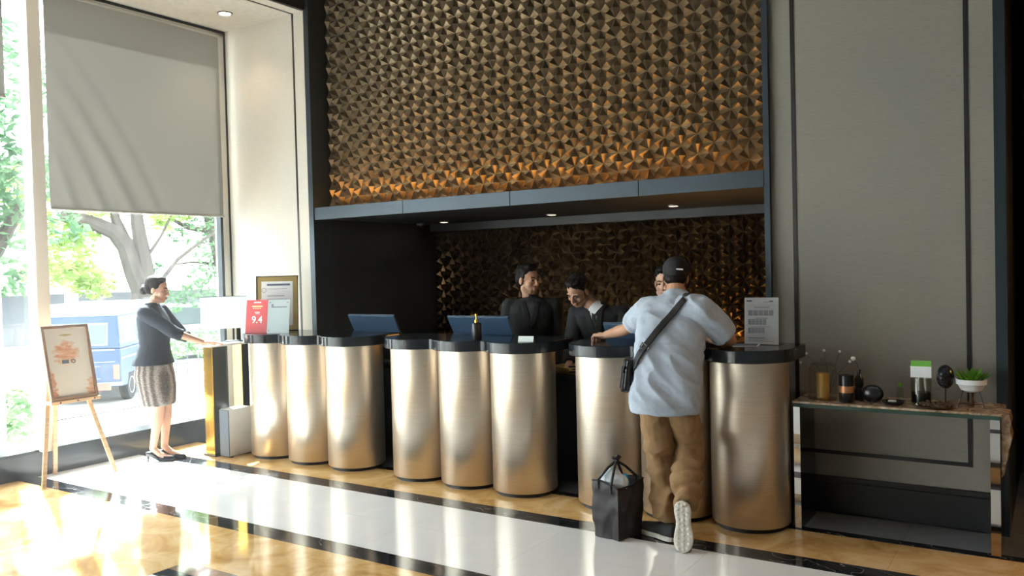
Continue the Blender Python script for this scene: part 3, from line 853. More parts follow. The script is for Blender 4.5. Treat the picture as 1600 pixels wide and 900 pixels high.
# ================================================================== EASEL AND POSTER
t = thing('easel', (-6.75, 3.7, 0), 'pale wooden tripod easel in front of the window', 'easel')
def bar(b, a, c, w, d):
    a = Vector(a); c = Vector(c); z = (c - a).normalized(); x = z.cross(Vector((1, 0, 0))).normalized(); y = z.cross(x)
    M_ = Matrix((x, y, z)).transposed().to_4x4(); M_.translation = a
    return b.box(-w / 2, w / 2, -d / 2, d / 2, 0, (c - a).length, mx=M_)
bar(MB(), (-6.575, 3.392, 0.006), (-6.835, 3.63, 1.22), 0.034, 0.018).build('leg', 'easel_wood', t, bevel=0.003)
bar(MB(), (-6.575, 3.985, 0.006), (-6.835, 3.72, 1.22), 0.034, 0.018).build('leg', 'easel_wood', t, bevel=0.003)
bar(MB(), (-6.985, 3.70, 0.006), (-6.855, 3.68, 1.20), 0.036, 0.018).build('leg', 'easel_wood', t, bevel=0.003)
box('ledge', 'easel_wood', (-6.70, -6.60, 3.49, 3.895, 0.632, 0.658), t, bevel=0.003)
box('cross_head', 'easel_wood', (-6.86, -6.83, 3.60, 3.75, 1.19, 1.225), t, bevel=0.003)
for yy in (3.56, 3.70, 3.84):
    MB().lathe([(0.006, 0), (0.006, 0.004), (0.0001, 0.005)], n=10, mx=Matrix.Translation((-6.60, yy, 0.645)) @ Matrix.Rotation(PI / 2, 4, 'Y')).build('screw', 'trim_dark', t)

def poster_mat():
    m, nt, b, out = _nodes('watercolour_poster')
    tc = N(nt, 'ShaderNodeTexCoord')
    sp = N(nt, 'ShaderNodeSeparateXYZ'); nt.links.new(tc.outputs['Generated'], sp.inputs[0])
    no = N(nt, 'ShaderNodeTexNoise'); no.inputs['Scale'].default_value = 1.0; no.inputs['Detail'].default_value = 6.0
    mp = N(nt, 'ShaderNodeMapping'); mp.inputs['Scale'].default_value = (1, 5, 18); nt.links.new(tc.outputs['Generated'], mp.inputs['Vector']); nt.links.new(mp.outputs[0], no.inputs['Vector'])
    def math_(op, a, c=None):
        n = N(nt, 'ShaderNodeMath', operation=op)
        for i, v in enumerate((a, c)):
            if v is None: continue
            if isinstance(v, (int, float)): n.inputs[i].default_value = v
            else: nt.links.new(v, n.inputs[i])
        return n.outputs[0]
    def blob(cy, cz, ry, rz, soft):
        dy = math_('DIVIDE', math_('SUBTRACT', sp.outputs['Y'], cy), ry); dz = math_('DIVIDE', math_('SUBTRACT', sp.outputs['Z'], cz), rz)
        d = math_('ADD', math_('MULTIPLY', dy, dy), math_('MULTIPLY', dz, dz))
        d = math_('ADD', d, math_('MULTIPLY', math_('SUBTRACT', no.outputs['Fac'], 0.5), 3.2))
        mr = N(nt, 'ShaderNodeMapRange'); mr.inputs['From Min'].default_value = 1.0 + soft; mr.inputs['From Max'].default_value = 0.7 - soft
        nt.links.new(d, mr.inputs['Value'])
        return mr.outputs['Result']
    m1 = blob(0.48, 0.64, 0.30, 0.17, 0.2)
    m2 = blob(0.0, 0.18, 0.14, 0.24, 0.15)
    m3 = blob(1.0, 0.10, 0.20, 0.15, 0.15)
    mm = math_('MAXIMUM', m1, math_('MAXIMUM', m2, m3))
    col = ramp(nt, [(0.35, (0.62, 0.20, 0.08)), (0.65, (0.80, 0.48, 0.26))])
    nt.links.new(no.outputs['Fac'], col.inputs['Fac'])
    mx = N(nt, 'ShaderNodeMix', data_type='RGBA')
    nt.links.new(math_('MULTIPLY', mm, 0.85), mx.inputs['Factor'])
    mx.inputs['A'].default_value = (0.76, 0.71, 0.64, 1)
    nt.links.new(col.outputs['Color'], mx.inputs['B'])
    nt.links.new(mx.outputs['Result'], b.inputs['Base Color'])
    b.inputs['Roughness'].default_value = 0.5
    return m
MT['poster'] = poster_mat()
# local frame of the poster: u along +Y, w up along the lean, n out to the room
PO = Vector((-6.615, 3.495, 0.66)); PU = Vector((0, 1, 0)); PW = Vector((-0.155, 0.012, 0.59)).normalized(); PN = PU.cross(PW).normalized()
PM = Matrix((PN, PU, PW)).transposed().to_4x4(); PM.translation = PO
t = thing('framed_poster', PO, 'brown framed poster with orange brush marks resting on the easel', 'picture frame')
W_, H_ = 0.385, 0.605
def pbox(*d): return MB().box(*d, mx=PM)
b = pbox(-0.012, 0.012, 0, 0.022, 0, H_)
b.box(-0.012, 0.012, W_ - 0.022, W_, 0, H_, mx=PM); b.box(-0.012, 0.012, 0.022, W_ - 0.022, 0, 0.022, mx=PM); b.box(-0.012, 0.012, 0.022, W_ - 0.022, H_ - 0.022, H_, mx=PM)
b.build('frame', 'frame_wood', t)
sheet = MB().box(-0.006, -0.002, 0.02, W_ - 0.02, 0.02, H_ - 0.02).mesh('poster_sheet', 'poster')
so = bpy.data.objects.new('poster_sheet', sheet); COL.objects.link(so); so.parent = t; so.matrix_parent_inverse = Matrix.Translation(PO).inverted(); so.matrix_basis = PM
b = MB()
for k in range(9):
    u = 0.145 + k * 0.011; hh = 0.004 + 0.007 * (1 - abs(k - 4) / 4.5)
    b.box(-0.002, -0.001, u, u + 0.010, 0.525 - hh + 0.002 * (k % 2), 0.525 + hh * 0.8, mx=PM)
b.build('gold_emblem', 'gold_frame', t)
pbox(-0.002, -0.0008, 0.135, 0.19, 0.292, 0.322).build('teal_badge', 'print_dark', t)
b = MB()
for k in range(18):
    a, c = 2 * PI * k / 18, 2 * PI * (k + 1) / 18
    b.add([PM @ Vector((-0.001, 0.226 + r_ * math.cos(q), 0.307 + r_ * math.sin(q))) for r_, q in ((0.019, a), (0.019, c), (0.011, c), (0.011, a))], [(0, 1, 2, 3)])
b.build('round_badge', 'print_dark', t)

# ================================================================== CONSOLE TABLE AND ITS THINGS
t = thing('console_table', (-0.795, 5.33, 0), 'narrow console table with stone top and mirrored slab legs', 'table')
TZ = 0.775
poly = [(-1.345, 5.14)]
for k in range(1, 22):
    poly.append((-1.345 + 1.095 * k / 22, 5.14 + 0.004 * math.sin(k * 2.1)))
poly += [(-0.25, 5.142), (-0.235, 5.22), (-0.24, 5.36), (-0.245, 5.52), (-1.345, 5.52)]
MB().prism(poly, TZ - 0.012, TZ).build('stone_top', 'stone_wood', t)
box('glass_shelf', 'glass_edge', (-1.345, -0.255, 5.138, 5.52, TZ - 0.034, TZ - 0.0125), t, bevel=0.002)
segs_l = [('steel', 0.16), ('steel_bronze', 0.05), ('steel', 0.10), ('steel_dark', 0.035), ('steel', 0.17), ('steel_bronze', 0.06), ('steel', 0.166)]
segs_r = [('steel_bronze', 0.13), ('steel_dark', 0.035), ('steel', 0.20), ('steel_dark', 0.03), ('steel_bronze', 0.09), ('steel_dark', 0.025), ('steel', 0.16), ('steel_dark', 0.02), ('steel', 0.051)]
for x0, x1, sg in ((-1.34, -1.302, segs_l), (-0.305, -0.258, segs_r)):
    z = 0.0
    lg = box('leg', 'steel', (x0 + 0.002, x1 - 0.002, 5.146, 5.50, 0, TZ - 0.034), t)
    for m_, h_ in sg:
        box('mirror_plate', m_, (x0, x1, 5.142, 5.146, z + 0.001, z + h_), lg)
        z += h_
    box('dark_side', 'steel_dark', (x1 - 0.002, x1, 5.147, 5.50, 0, TZ - 0.035), lg)
RE = [(-0.256, 0.0), (-0.215, -0.002), (-0.207, -0.05), (-0.215, -0.085), (-0.204, -0.13), (-0.210, -0.17), (-0.222, -0.20), (-0.226, -0.25), (-0.238, -0.28), (-0.240, -0.33), (-0.256, -0.35)]
MB().prism(RE, 5.17, 5.36, mx=Matrix(((1, 0, 0, 0), (0, 0, 1, 0), (0, 1, 0, TZ), (0, 0, 0, 1)))).build('rough_edge', 'stone_wood', t, bevel=0.004)

# glass lantern with a gold candle
x, y = -1.20, 5.30
t = thing('glass_lantern', (x, y, TZ), 'ribbed clear glass jar with lid and gold candle inside', 'lantern')
prof = [(0.066, 0.004), (0.080, 0.008), (0.082, 0.02), (0.078, 0.03), (0.078, 0.19), (0.070, 0.205), (0.072, 0.21)]
vs = []; fs = []; n_ = 72
for r_, z in prof:
    for k in range(n_):
        a = 2 * PI * k / n_; rr = r_ * (1 + 0.02 * math.cos(18 * a))
        vs.append((x + rr * math.cos(a), y + rr * math.sin(a), TZ + z))
for i in range(len(prof) - 1):
    for k in range(n_):
        fs.append((i * n_ + k, i * n_ + (k + 1) % n_, (i + 1) * n_ + (k + 1) % n_, (i + 1) * n_ + k))
MB().add(vs, fs).build('glass_jar', 'clear', t, smooth=True)
MB().lathe([(0.083, 0.0), (0.084, 0.006), (0.07, 0.011)], (x, y, TZ), 32).build('base_ring', 'steel_bronze', t, smooth=True)
MB().lathe([(0.074, 0.21), (0.06, 0.222), (0.02, 0.228), (0.012, 0.234), (0.016, 0.245), (0.0001, 0.25)], (x, y, TZ), 28).build('lid', 'clear', t, smooth=True)
MB().lathe([(0.037, 0.012), (0.037, 0.155), (0.034, 0.158), (0.0001, 0.152)], (x, y, TZ), 28).build('candle', 'candle', t, smooth=True)
# twig with white buds before the lantern
t = thing('bud_twig', (-1.20, 5.44, TZ), 'thin dark twig with white buds behind the glass lantern', 'twig')
st = MB(); bd = MB()
for a, l in ((-0.55, 0.26), (-0.1, 0.27), (0.25, 0.27), (-0.9, 0.22), (0.6, 0.22)):
    e = (-1.20 + math.sin(a) * l, 5.46, TZ + 0.01 + math.cos(a * 0.6) * l)
    st.tube([(-1.20, 5.46, TZ + 0.004), (-1.20 + math.sin(a) * l * 0.4, 5.46, TZ + 0.6 * l), e], [0.002, 0.0016, 0.001], 5)
    bd.ball(e, 0.009, 8)
st.build('stem', 'bark', t); bd.build('bud', 'white_ceramic', t, smooth=True)
# banded dark pillar candle
x, y = -1.052, 5.235
t = thing('pillar_candle', (x, y, TZ), 'glossy black pillar with a copper band in the middle', 'candle')
MB().lathe([(0.040, 0), (0.042, 0.003), (0.042, 0.058)], (x, y, TZ), 28).lathe([(0.042, 0.098), (0.042, 0.158), (0.039, 0.161), (0.0001, 0.158)], (x, y, TZ), 28).build('black_cylinder', 'black_ceramic', t, smooth=True)
MB().lathe([(0.0415, 0.058), (0.0415, 0.098)], (x, y, TZ), 28).build('copper_band', 'copper', t, smooth=True)
# slim bottle with a dried flower
x, y = -1.0, 5.34
t = thing('slim_bottle', (x, y, TZ), 'slim dark bottle with a dried white flower beside the banded pillar', 'vase')
MB().lathe([(0.026, 0), (0.028, 0.004), (0.028, 0.06), (0.02, 0.075), (0.026, 0.09), (0.026, 0.13), (0.012, 0.15), (0.011, 0.185)], (x, y, TZ), 20).build('bottle', 'black_ceramic', t, smooth=True)
MB().tube([(x, y, TZ + 0.18), (x - 0.01, y, TZ + 0.22), (x - 0.03, y - 0.01, TZ + 0.245)], 0.002, 5).build('stem', 'bark', t)
MB().ball((x - 0.03, y - 0.01, TZ + 0.25), 0.014, 10).build('flower', 'white_ceramic', t, smooth=True)
# dark disc
t = thing('round_vase', (-0.915, 5.28, TZ), 'squat round matt black vase with flattened disc shape', 'vase')
MB().ball((-0.915, 5.28, TZ + 0.052), (0.062, 0.034, 0.053), 24).build('body', 'black_ceramic', t, smooth=True)
MB().lathe([(0.02, 0), (0.02, 0.008)], (-0.915, 5.28, TZ), 16).build('foot', 'black_ceramic', t)
# dish with white cups
t = thing('black_dish', (-0.795, 5.24, TZ), 'low black dish holding a white tealight', 'dish')
MB().lathe([(0.04, 0), (0.058, 0.012), (0.064, 0.024), (0.058, 0.024), (0.04, 0.010), (0.0001, 0.008)], (-0.795, 5.24, TZ), 28).build('bowl', 'black_ceramic', t, smooth=True)
t = thing('tealight', (-0.80, 5.225, TZ), 'small white tealight in the low black dish', 'candle')
MB().lathe([(0.022, 0.0), (0.022, 0.016), (0.0001, 0.015)], (-0.80, 5.225, TZ + 0.0115), 16).build('wax', 'white_ceramic', t, smooth=True)
t = thing('bud_vase', (-0.78, 5.37, TZ), 'small clear bud vase with green sprig behind the black dish', 'vase')
MB().lathe([(0.018, 0), (0.02, 0.004), (0.018, 0.06), (0.012, 0.085)], (-0.78, 5.37, TZ), 18).build('glass', 'clear', t, smooth=True)
MB().tube([(-0.78, 5.37, TZ + 0.005), (-0.778, 5.37, TZ + 0.1)], 0.002, 5).ball((-0.778, 5.37, TZ + 0.1), (0.012, 0.008, 0.016), 8).build('sprig', 'green_leaf', t)
# jar with card
x, y = -0.665, 5.36
t = thing('card_jar', (x, y, TZ), 'dark glass jar with a green and white card standing in it', 'jar')
MB().lathe([(0.052, 0), (0.055, 0.004), (0.056, 0.15), (0.053, 0.15), (0.052, 0.008), (0.0001, 0.006)], (x, y, TZ), 28).build('glass', 'clear', t, smooth=True)
MB().lathe([(0.051, 0.007), (0.051, 0.065), (0.0001, 0.07)], (x, y, TZ), 24).build('dark_filling', 'black_ceramic', t, smooth=True)
box('white_card', 'white_paper', (x - 0.055, x + 0.055, y - 0.002, y + 0.002, TZ + 0.15, TZ + 0.218), t)
box('green_card', 'lime', (x - 0.052, x + 0.054, y - 0.004, y + 0.003, TZ + 0.215, TZ + 0.247), t)
box('card_stem', 'white_plastic', (x - 0.016, x - 0.010, y - 0.0015, y + 0.0015, TZ + 0.072, TZ + 0.15), t)
# mask head on a rod
x, y = -0.535, 5.33
t = thing('mask_sculpture', (x, y, TZ), 'dark oval face sculpture on a thin rod', 'sculpture')
MB().lathe([(0.045, 0), (0.045, 0.006), (0.006, 0.009)], (x, y, TZ), 24).tube([(x, y, TZ + 0.005), (x, y, TZ + 0.11)], 0.004, 8).build('rod_stand', 'trim_dark', t, smooth=True)
hb = MB().ball((x, y, TZ + 0.165), (0.047, 0.05, 0.068), 28)
hb.tube([(x - 0.006, y - 0.052, TZ + 0.185), (x - 0.008, y - 0.060, TZ + 0.158), (x - 0.007, y - 0.054, TZ + 0.15)], [0.006, 0.010, 0.009], 8)
for s_ in (-1, 1): hb.ball((x - 0.006 + s_ * 0.018, y - 0.046, TZ + 0.175), (0.011, 0.006, 0.006), 10)
hb.ball((x - 0.006, y - 0.045, TZ + 0.130), (0.014, 0.008, 0.006), 10)
hb.build('face', 'black_ceramic', t, smooth=True)
# plate with pebbles
x, y = -0.575, 5.235
t = thing('pebble_plate', (x, y, TZ), 'shallow brown plate filled with dark brown pebbles', 'plate')
MB().lathe([(0.07, 0), (0.10, 0.008), (0.108, 0.016), (0.10, 0.016), (0.06, 0.008), (0.0001, 0.008)], (x, y, TZ), 32).build('plate', 'steel_bronze', t, smooth=True)
b = MB()
for k in range(60):
    a = random.random() * 2 * PI; r_ = 0.085 * math.sqrt(random.random())
    b.ball((x + r_ * math.cos(a), y + r_ * math.sin(a), TZ + 0.017 + random.random() * 0.008), (0.011, 0.009, 0.007), 6)
tag(b.build('pebbles', 'pebble', t, smooth=True), kind='stuff')
# potted plant on wire legs
x, y = -0.405, 5.335
t = thing('potted_plant', (x, y, TZ), 'little green succulent in a pale bowl on wire legs', 'plant')
MB().lathe([(0.03, 0.085), (0.055, 0.098), (0.068, 0.125), (0.07, 0.127), (0.077, 0.13), (0.079, 0.158), (0.072, 0.158), (0.07, 0.145), (0.0001, 0.14)], (x, y, TZ), 32).build('pot', 'white_ceramic', t, smooth=True)
b = MB()
for k in range(3):
    a = 2 * PI * k / 3 - 0.5
    b.tube([(x + 0.045 * math.cos(a), y + 0.045 * math.sin(a), TZ + 0.1), (x + 0.075 * math.cos(a), y + 0.075 * math.sin(a), TZ + 0.003)], 0.003, 6)
    a2 = 2 * PI * (k + 1) / 3 - 0.5
    b.tube([(x + 0.07 * math.cos(a), y + 0.07 * math.sin(a), TZ + 0.02), (x + 0.07 * math.cos(a2), y + 0.07 * math.sin(a2), TZ + 0.02)], 0.0018, 5)
b.build('wire_stand', 'trim_dark', t)
MB().lathe([(0.012, 0.0), (0.016, 0.02), (0.010, 0.05), (0.014, 0.088)], (x, y, TZ), 12).build('stem_pot', 'pebble', t, smooth=True)
b = MB()
for k in range(70):
    a = random.random() * 2 * PI; el = random.random(); L = 0.05 + random.random() * 0.045
    r0 = 0.05 * math.sqrt(random.random())
    base = Vector((x + r0 * math.cos(a), y + r0 * math.sin(a), TZ + 0.143))
    d = Vector((math.cos(a) * (0.2 + 0.7 * el), math.sin(a) * (0.2 + 0.7 * el), 1 - 0.5 * el)).normalized()
    s_ = d.cross(Vector((0, 0, 1))).normalized() * 0.008
    mid = base + d * L * 0.55; tip = base + d * L + Vector((0, 0, -0.006 * el))
    b.add([base - s_ * 0.4, base + s_ * 0.4, mid + s_, tip, mid - s_], [(0, 1, 2, 3, 4)])
b.build('leaves', 'green_leaf', t)

# ================================================================== PEOPLE
def vox(b, size, it, name, m, parent, post=None, smooth=True):
    """fuses the closed lumps in b into one continuous skin"""
    me = bpy.data.meshes.new('lumps'); me.from_pydata([tuple(v) for v in b.v], [], b.f)
    bm = bmesh.new(); bm.from_mesh(me); bmesh.ops.recalc_face_normals(bm, faces=bm.faces); bm.to_mesh(me); bm.free()
    o = bpy.data.objects.new('lumps', me); COL.objects.link(o)
    r = o.modifiers.new('fuse', 'REMESH'); r.mode = 'VOXEL'; r.voxel_size = size
    if it:
        q = o.modifiers.new('relax', 'SMOOTH'); q.factor = 0.5; q.iterations = it
    dg = bpy.context.evaluated_depsgraph_get()
    out = bpy.data.meshes.new_from_object(o.evaluated_get(dg))
    bpy.data.objects.remove(o); bpy.data.meshes.remove(me)
    if post:
        n = len(out.vertices)
        co = np.empty(n * 3); no = np.empty(n * 3)
        out.vertices.foreach_get('co', co); out.vertices.foreach_get('normal', no)
        co = co.reshape(-1, 3); no = no.reshape(-1, 3)
        co = post(co, no)
        out.vertices.foreach_set('co', co.ravel()); out.update()
    out.materials.clear(); out.materials.append(MT[m])
    out.polygons.foreach_set('use_smooth', [True] * len(out.polygons))
    out.name = name
    ob = bpy.data.objects.new(name, out); COL.objects.link(ob); attach(ob, parent)
    return ob

def caps(b, pts, rs, n=14):
    pts = [Vector(p) for p in pts]
    b.tube(pts, rs, n)
    for p, r in zip(pts, rs): b.ball(p, r, n)

def loft(b, rings, n=28, sq=2.4):
    """rings of (centre, half width vector, half depth vector)"""
    vs = []; fs = []
    for c, u, w in rings:
        for k in range(n):
            a = 2 * PI * k / n; ca, sa = math.cos(a), math.sin(a)
            e = 2 / sq
            vs.append(Vector(c) + Vector(u) * (abs(ca) ** e * (1 if ca > 0 else -1)) + Vector(w) * (abs(sa) ** e * (1 if sa > 0 else -1)))
    for i in range(len(rings) - 1):
        for k in range(n):
            fs.append((i * n + k, i * n + (k + 1) % n, (i + 1) * n + (k + 1) % n, (i + 1) * n + k))
    fs += [tuple(range(n - 1, -1, -1)), tuple((len(rings) - 1) * n + k for k in range(n))]
    b.add(vs, fs)

def basis(fwd, up=(0, 0, 1), at=(0, 0, 0), s=1.0):
    f = Vector(fwd).normalized(); u = Vector(up); r = f.cross(u).normalized(); u = r.cross(f)
    M_ = Matrix((r * s, f * s, u * s)).transposed().to_4x4(); M_.translation = Vector(at)
    return M_

def put(b, mx, fn):
    t = MB(); fn(t)
    b.add([mx @ Vector(v) for v in t.v], t.f)

def head(b, mx, fem=False):
    def f(t):
        t.ball((0, -0.012, 0.043), (0.074, 0.096, 0.080), 24)
        t.ball((0, 0.028, -0.030), (0.058 if not fem else 0.055, 0.060, 0.084), 20)
        t.ball((0, 0.060, -0.093), (0.028, 0.024, 0.020), 14)
        for s in (-1, 1):
            t.ball((s * 0.040, 0.055, -0.030), (0.022, 0.026, 0.026), 12)
            caps(t, [(s * 0.052, 0.01, -0.07), (s * 0.025, 0.055, -0.09)], [0.020, 0.020], 10)
            t.ball((s * 0.013, 0.096, -0.034), (0.010, 0.010, 0.009), 8)
            t.ball((s * 0.076, -0.008, -0.006), (0.009, 0.019, 0.031), 12)
            caps(t, [(s * 0.012, 0.083, 0.024), (s * 0.046, 0.074, 0.024)], [0.010, 0.008], 8)
        caps(t, [(0, 0.088, 0.012), (0, 0.100, -0.012), (0, 0.108, -0.031)], [0.009, 0.011, 0.013], 10)
        t.ball((0, 0.090, -0.060), (0.024, 0.010, 0.0075), 10)
        t.ball((0, 0.088, -0.071), (0.020, 0.010, 0.0085), 10)
    put(b, mx, f)

def face_parts(mx, parent, fem=False):
    for s in (-1, 1):
        MB().ball((s * 0.030, 0.0755, 0.004), (0.0135, 0.0095, 0.0065), 12, mx=mx).build('eye', 'eye_white', parent, smooth=True)
        MB().ball((s * 0.030, 0.0825, 0.004), (0.006, 0.004, 0.006), 10, mx=mx).build('iris', 'iris', parent, smooth=True)
        b = MB(); b.tube([(s * 0.014, 0.0925, 0.024), (s * 0.030, 0.091, 0.030), (s * 0.048, 0.082, 0.025)], [0.003, 0.0042, 0.002], 6)
        b.v = [tuple(mx @ Vector(v)) for v in b.v]; b.build('eyebrow', 'hair', parent, smooth=True)
    b = MB().ball((0, 0.0925, -0.061), (0.021, 0.0085, 0.005), 10, mx=mx).ball((0, 0.0912, -0.0695), (0.018, 0.0085, 0.0055), 10, mx=mx)
    b.build('lips', 'lips', parent, smooth=True)

def hand(b, wrist, fdir, back, thumb, curl=(0.25, 0.35, 0.25), s=1.0, spread=0.06, tcurl=0.0):
    mx = basis(fdir, back, wrist, s)
    def f(t):
        xs = (0.031, 0.010, -0.011, -0.032)      # index to little, index on the thumb side
        Ls = (0.074, 0.084, 0.078, 0.060)
        for x, L in zip(xs, Ls):
            x = x * thumb
            caps(t, [(x * 0.55, 0.0, 0), (x, 0.088, 0.002)], [0.0145, 0.0125], 10)
            ang = 0.0; p = Vector((x, 0.088, 0.0)); sx = (x / 0.032) * spread
            pts = [p.copy()]
            for seg, c in zip((0.46, 0.30, 0.24), curl):
                ang += c
                d = Vector((sx * math.cos(ang), math.cos(ang), -math.sin(ang)))
                p = p + d * L * seg
                pts.append(p.copy())
            caps(t, pts, [0.0098, 0.0092, 0.0085, 0.0072], 10)
        caps(t, [(0, 0.01, 0), (0, 0.075, 0)], [0.019, 0.020], 10)
        q = thumb
        caps(t, [(q * 0.018, 0.018, -0.006), (q * 0.042, 0.045, -0.014), (q * (0.052 - 0.02 * tcurl), 0.075, -0.020), (q * (0.054 - 0.04 * tcurl), 0.098, -0.024)], [0.015, 0.0125, 0.0105, 0.0085], 10)
    put(b, mx, f)

def arm(b, sh, el, wr, s=1.0):
    sh, el, wr = Vector(sh), Vector(el), Vector(wr)
    caps(b, [sh, sh.lerp(el, 0.5), el], [0.052 * s, 0.047 * s, 0.038 * s])
    caps(b, [el, el.lerp(wr, 0.3), wr], [0.038 * s, 0.041 * s, 0.026 * s])

def leg(b, hip, kn, an, s=1.0):
    hip, kn, an = Vector(hip), Vector(kn), Vector(an)
    caps(b, [hip, hip.lerp(kn, 0.5), kn], [0.082 * s, 0.070 * s, 0.050 * s])
    back = (kn - hip).normalized().cross(Vector((1, 0, 0)))
    caps(b, [kn, kn.lerp(an, 0.3), kn.lerp(an, 0.7), an], [0.050 * s, 0.053 * s, 0.040 * s, 0.034 * s])

def foot(b, an, fdir, L=0.2):
    an = Vector(an); f = Vector(fdir).normalized()
    caps(b, [an, an + f * L * 0.35 + Vector((0, 0, -0.02)), an + f * L * 0.8 + Vector((0, 0, -0.04))], [0.034, 0.036, 0.026])

def folds(amp, axis, across=16.0, along=3.0, seed=0.0, extra=None, fine=0.25):
    """wrinkles drawn out along axis"""
    a = Vector(axis).normalized(); q = a.orthogonal().normalized(); r = a.cross(q)
    def post(co, no):
        out = co.copy()
        for i in range(len(co)):
            v = Vector(co[i])
            p = Vector((v.dot(a) * along + seed, v.dot(q) * across, v.dot(r) * across))
            d = 1 - 2.2 * abs(noise.noise(p)) + fine * noise.noise(p * 2.3)
            k = amp * (extra(v) if extra else 1.0)
            out[i] = co[i] + no[i] * max(d, -0.35) * k
        return out
    return post

def bvh_of(*obs):
    vs = []; fs = []
    for ob in obs:
        o = len(vs); vs += [v.co.copy() for v in ob.data.vertices]; fs += [[i + o for i in p.vertices] for p in ob.data.polygons]
    return BVHTree.FromPolygons(vs, fs)

def ribbon(bvh, pts, widths, ray, off, name, m, parent, thick=0.003, na=5, lift=None):
    ray = Vector(ray).normalized(); pts = [Vector(p) for p in pts]
    vs = []; prev = None
    for i, p in enumerate(pts):
        d = (pts[min(i + 1, len(pts) - 1)] - pts[max(i - 1, 0)]).normalized()
        s = d.cross(ray).normalized()
        for j in range(na):
            q = p + s * widths[i] * (j / (na - 1) - 0.5)
            h = bvh.ray_cast(q - ray * 1.0, ray)
            if h[0] is not None: prev = (h[0] - q).dot(ray)
            vs.append(q + ray * ((prev or 0) - off - (lift(i) if lift else 0)))
    fs = [(i * na + j, i * na + j + 1, (i + 1) * na + j + 1, (i + 1) * na + j) for i in range(len(pts) - 1) for j in range(na - 1)]
    ob = MB().add(vs, fs).build(name, m, parent, smooth=True)
    md = ob.modifiers.new('thick', 'SOLIDIFY'); md.thickness = thick; md.offset = 0
    return ob

def lerp_pts(a, b, n):
    a, b = Vector(a), Vector(b)
    return [a.lerp(b, i / (n - 1)) for i in range(n)]

def hair_short(mx, parent, name='hair'):
    b = MB()
    def f(t):
        t.ball((0, -0.022, 0.062), (0.081, 0.096, 0.076), 24)
        t.ball((0, -0.052, 0.012), (0.076, 0.066, 0.075), 20)
        t.ball((0, 0.035, 0.112), (0.060, 0.050, 0.026), 16)
        for s in (-1, 1):
            t.ball((s * 0.061, -0.008, 0.046), (0.015, 0.042, 0.045), 12)
    put(b, mx, f)
    def tuft(co, no):
        out = co.copy()
        for i in range(len(co)):
            out[i] = co[i] + no[i] * 0.005 * noise.noise(Vector(co[i]) * 55)
        return out
    return vox(b, 0.005, 2, name, 'hair', parent, tuft)

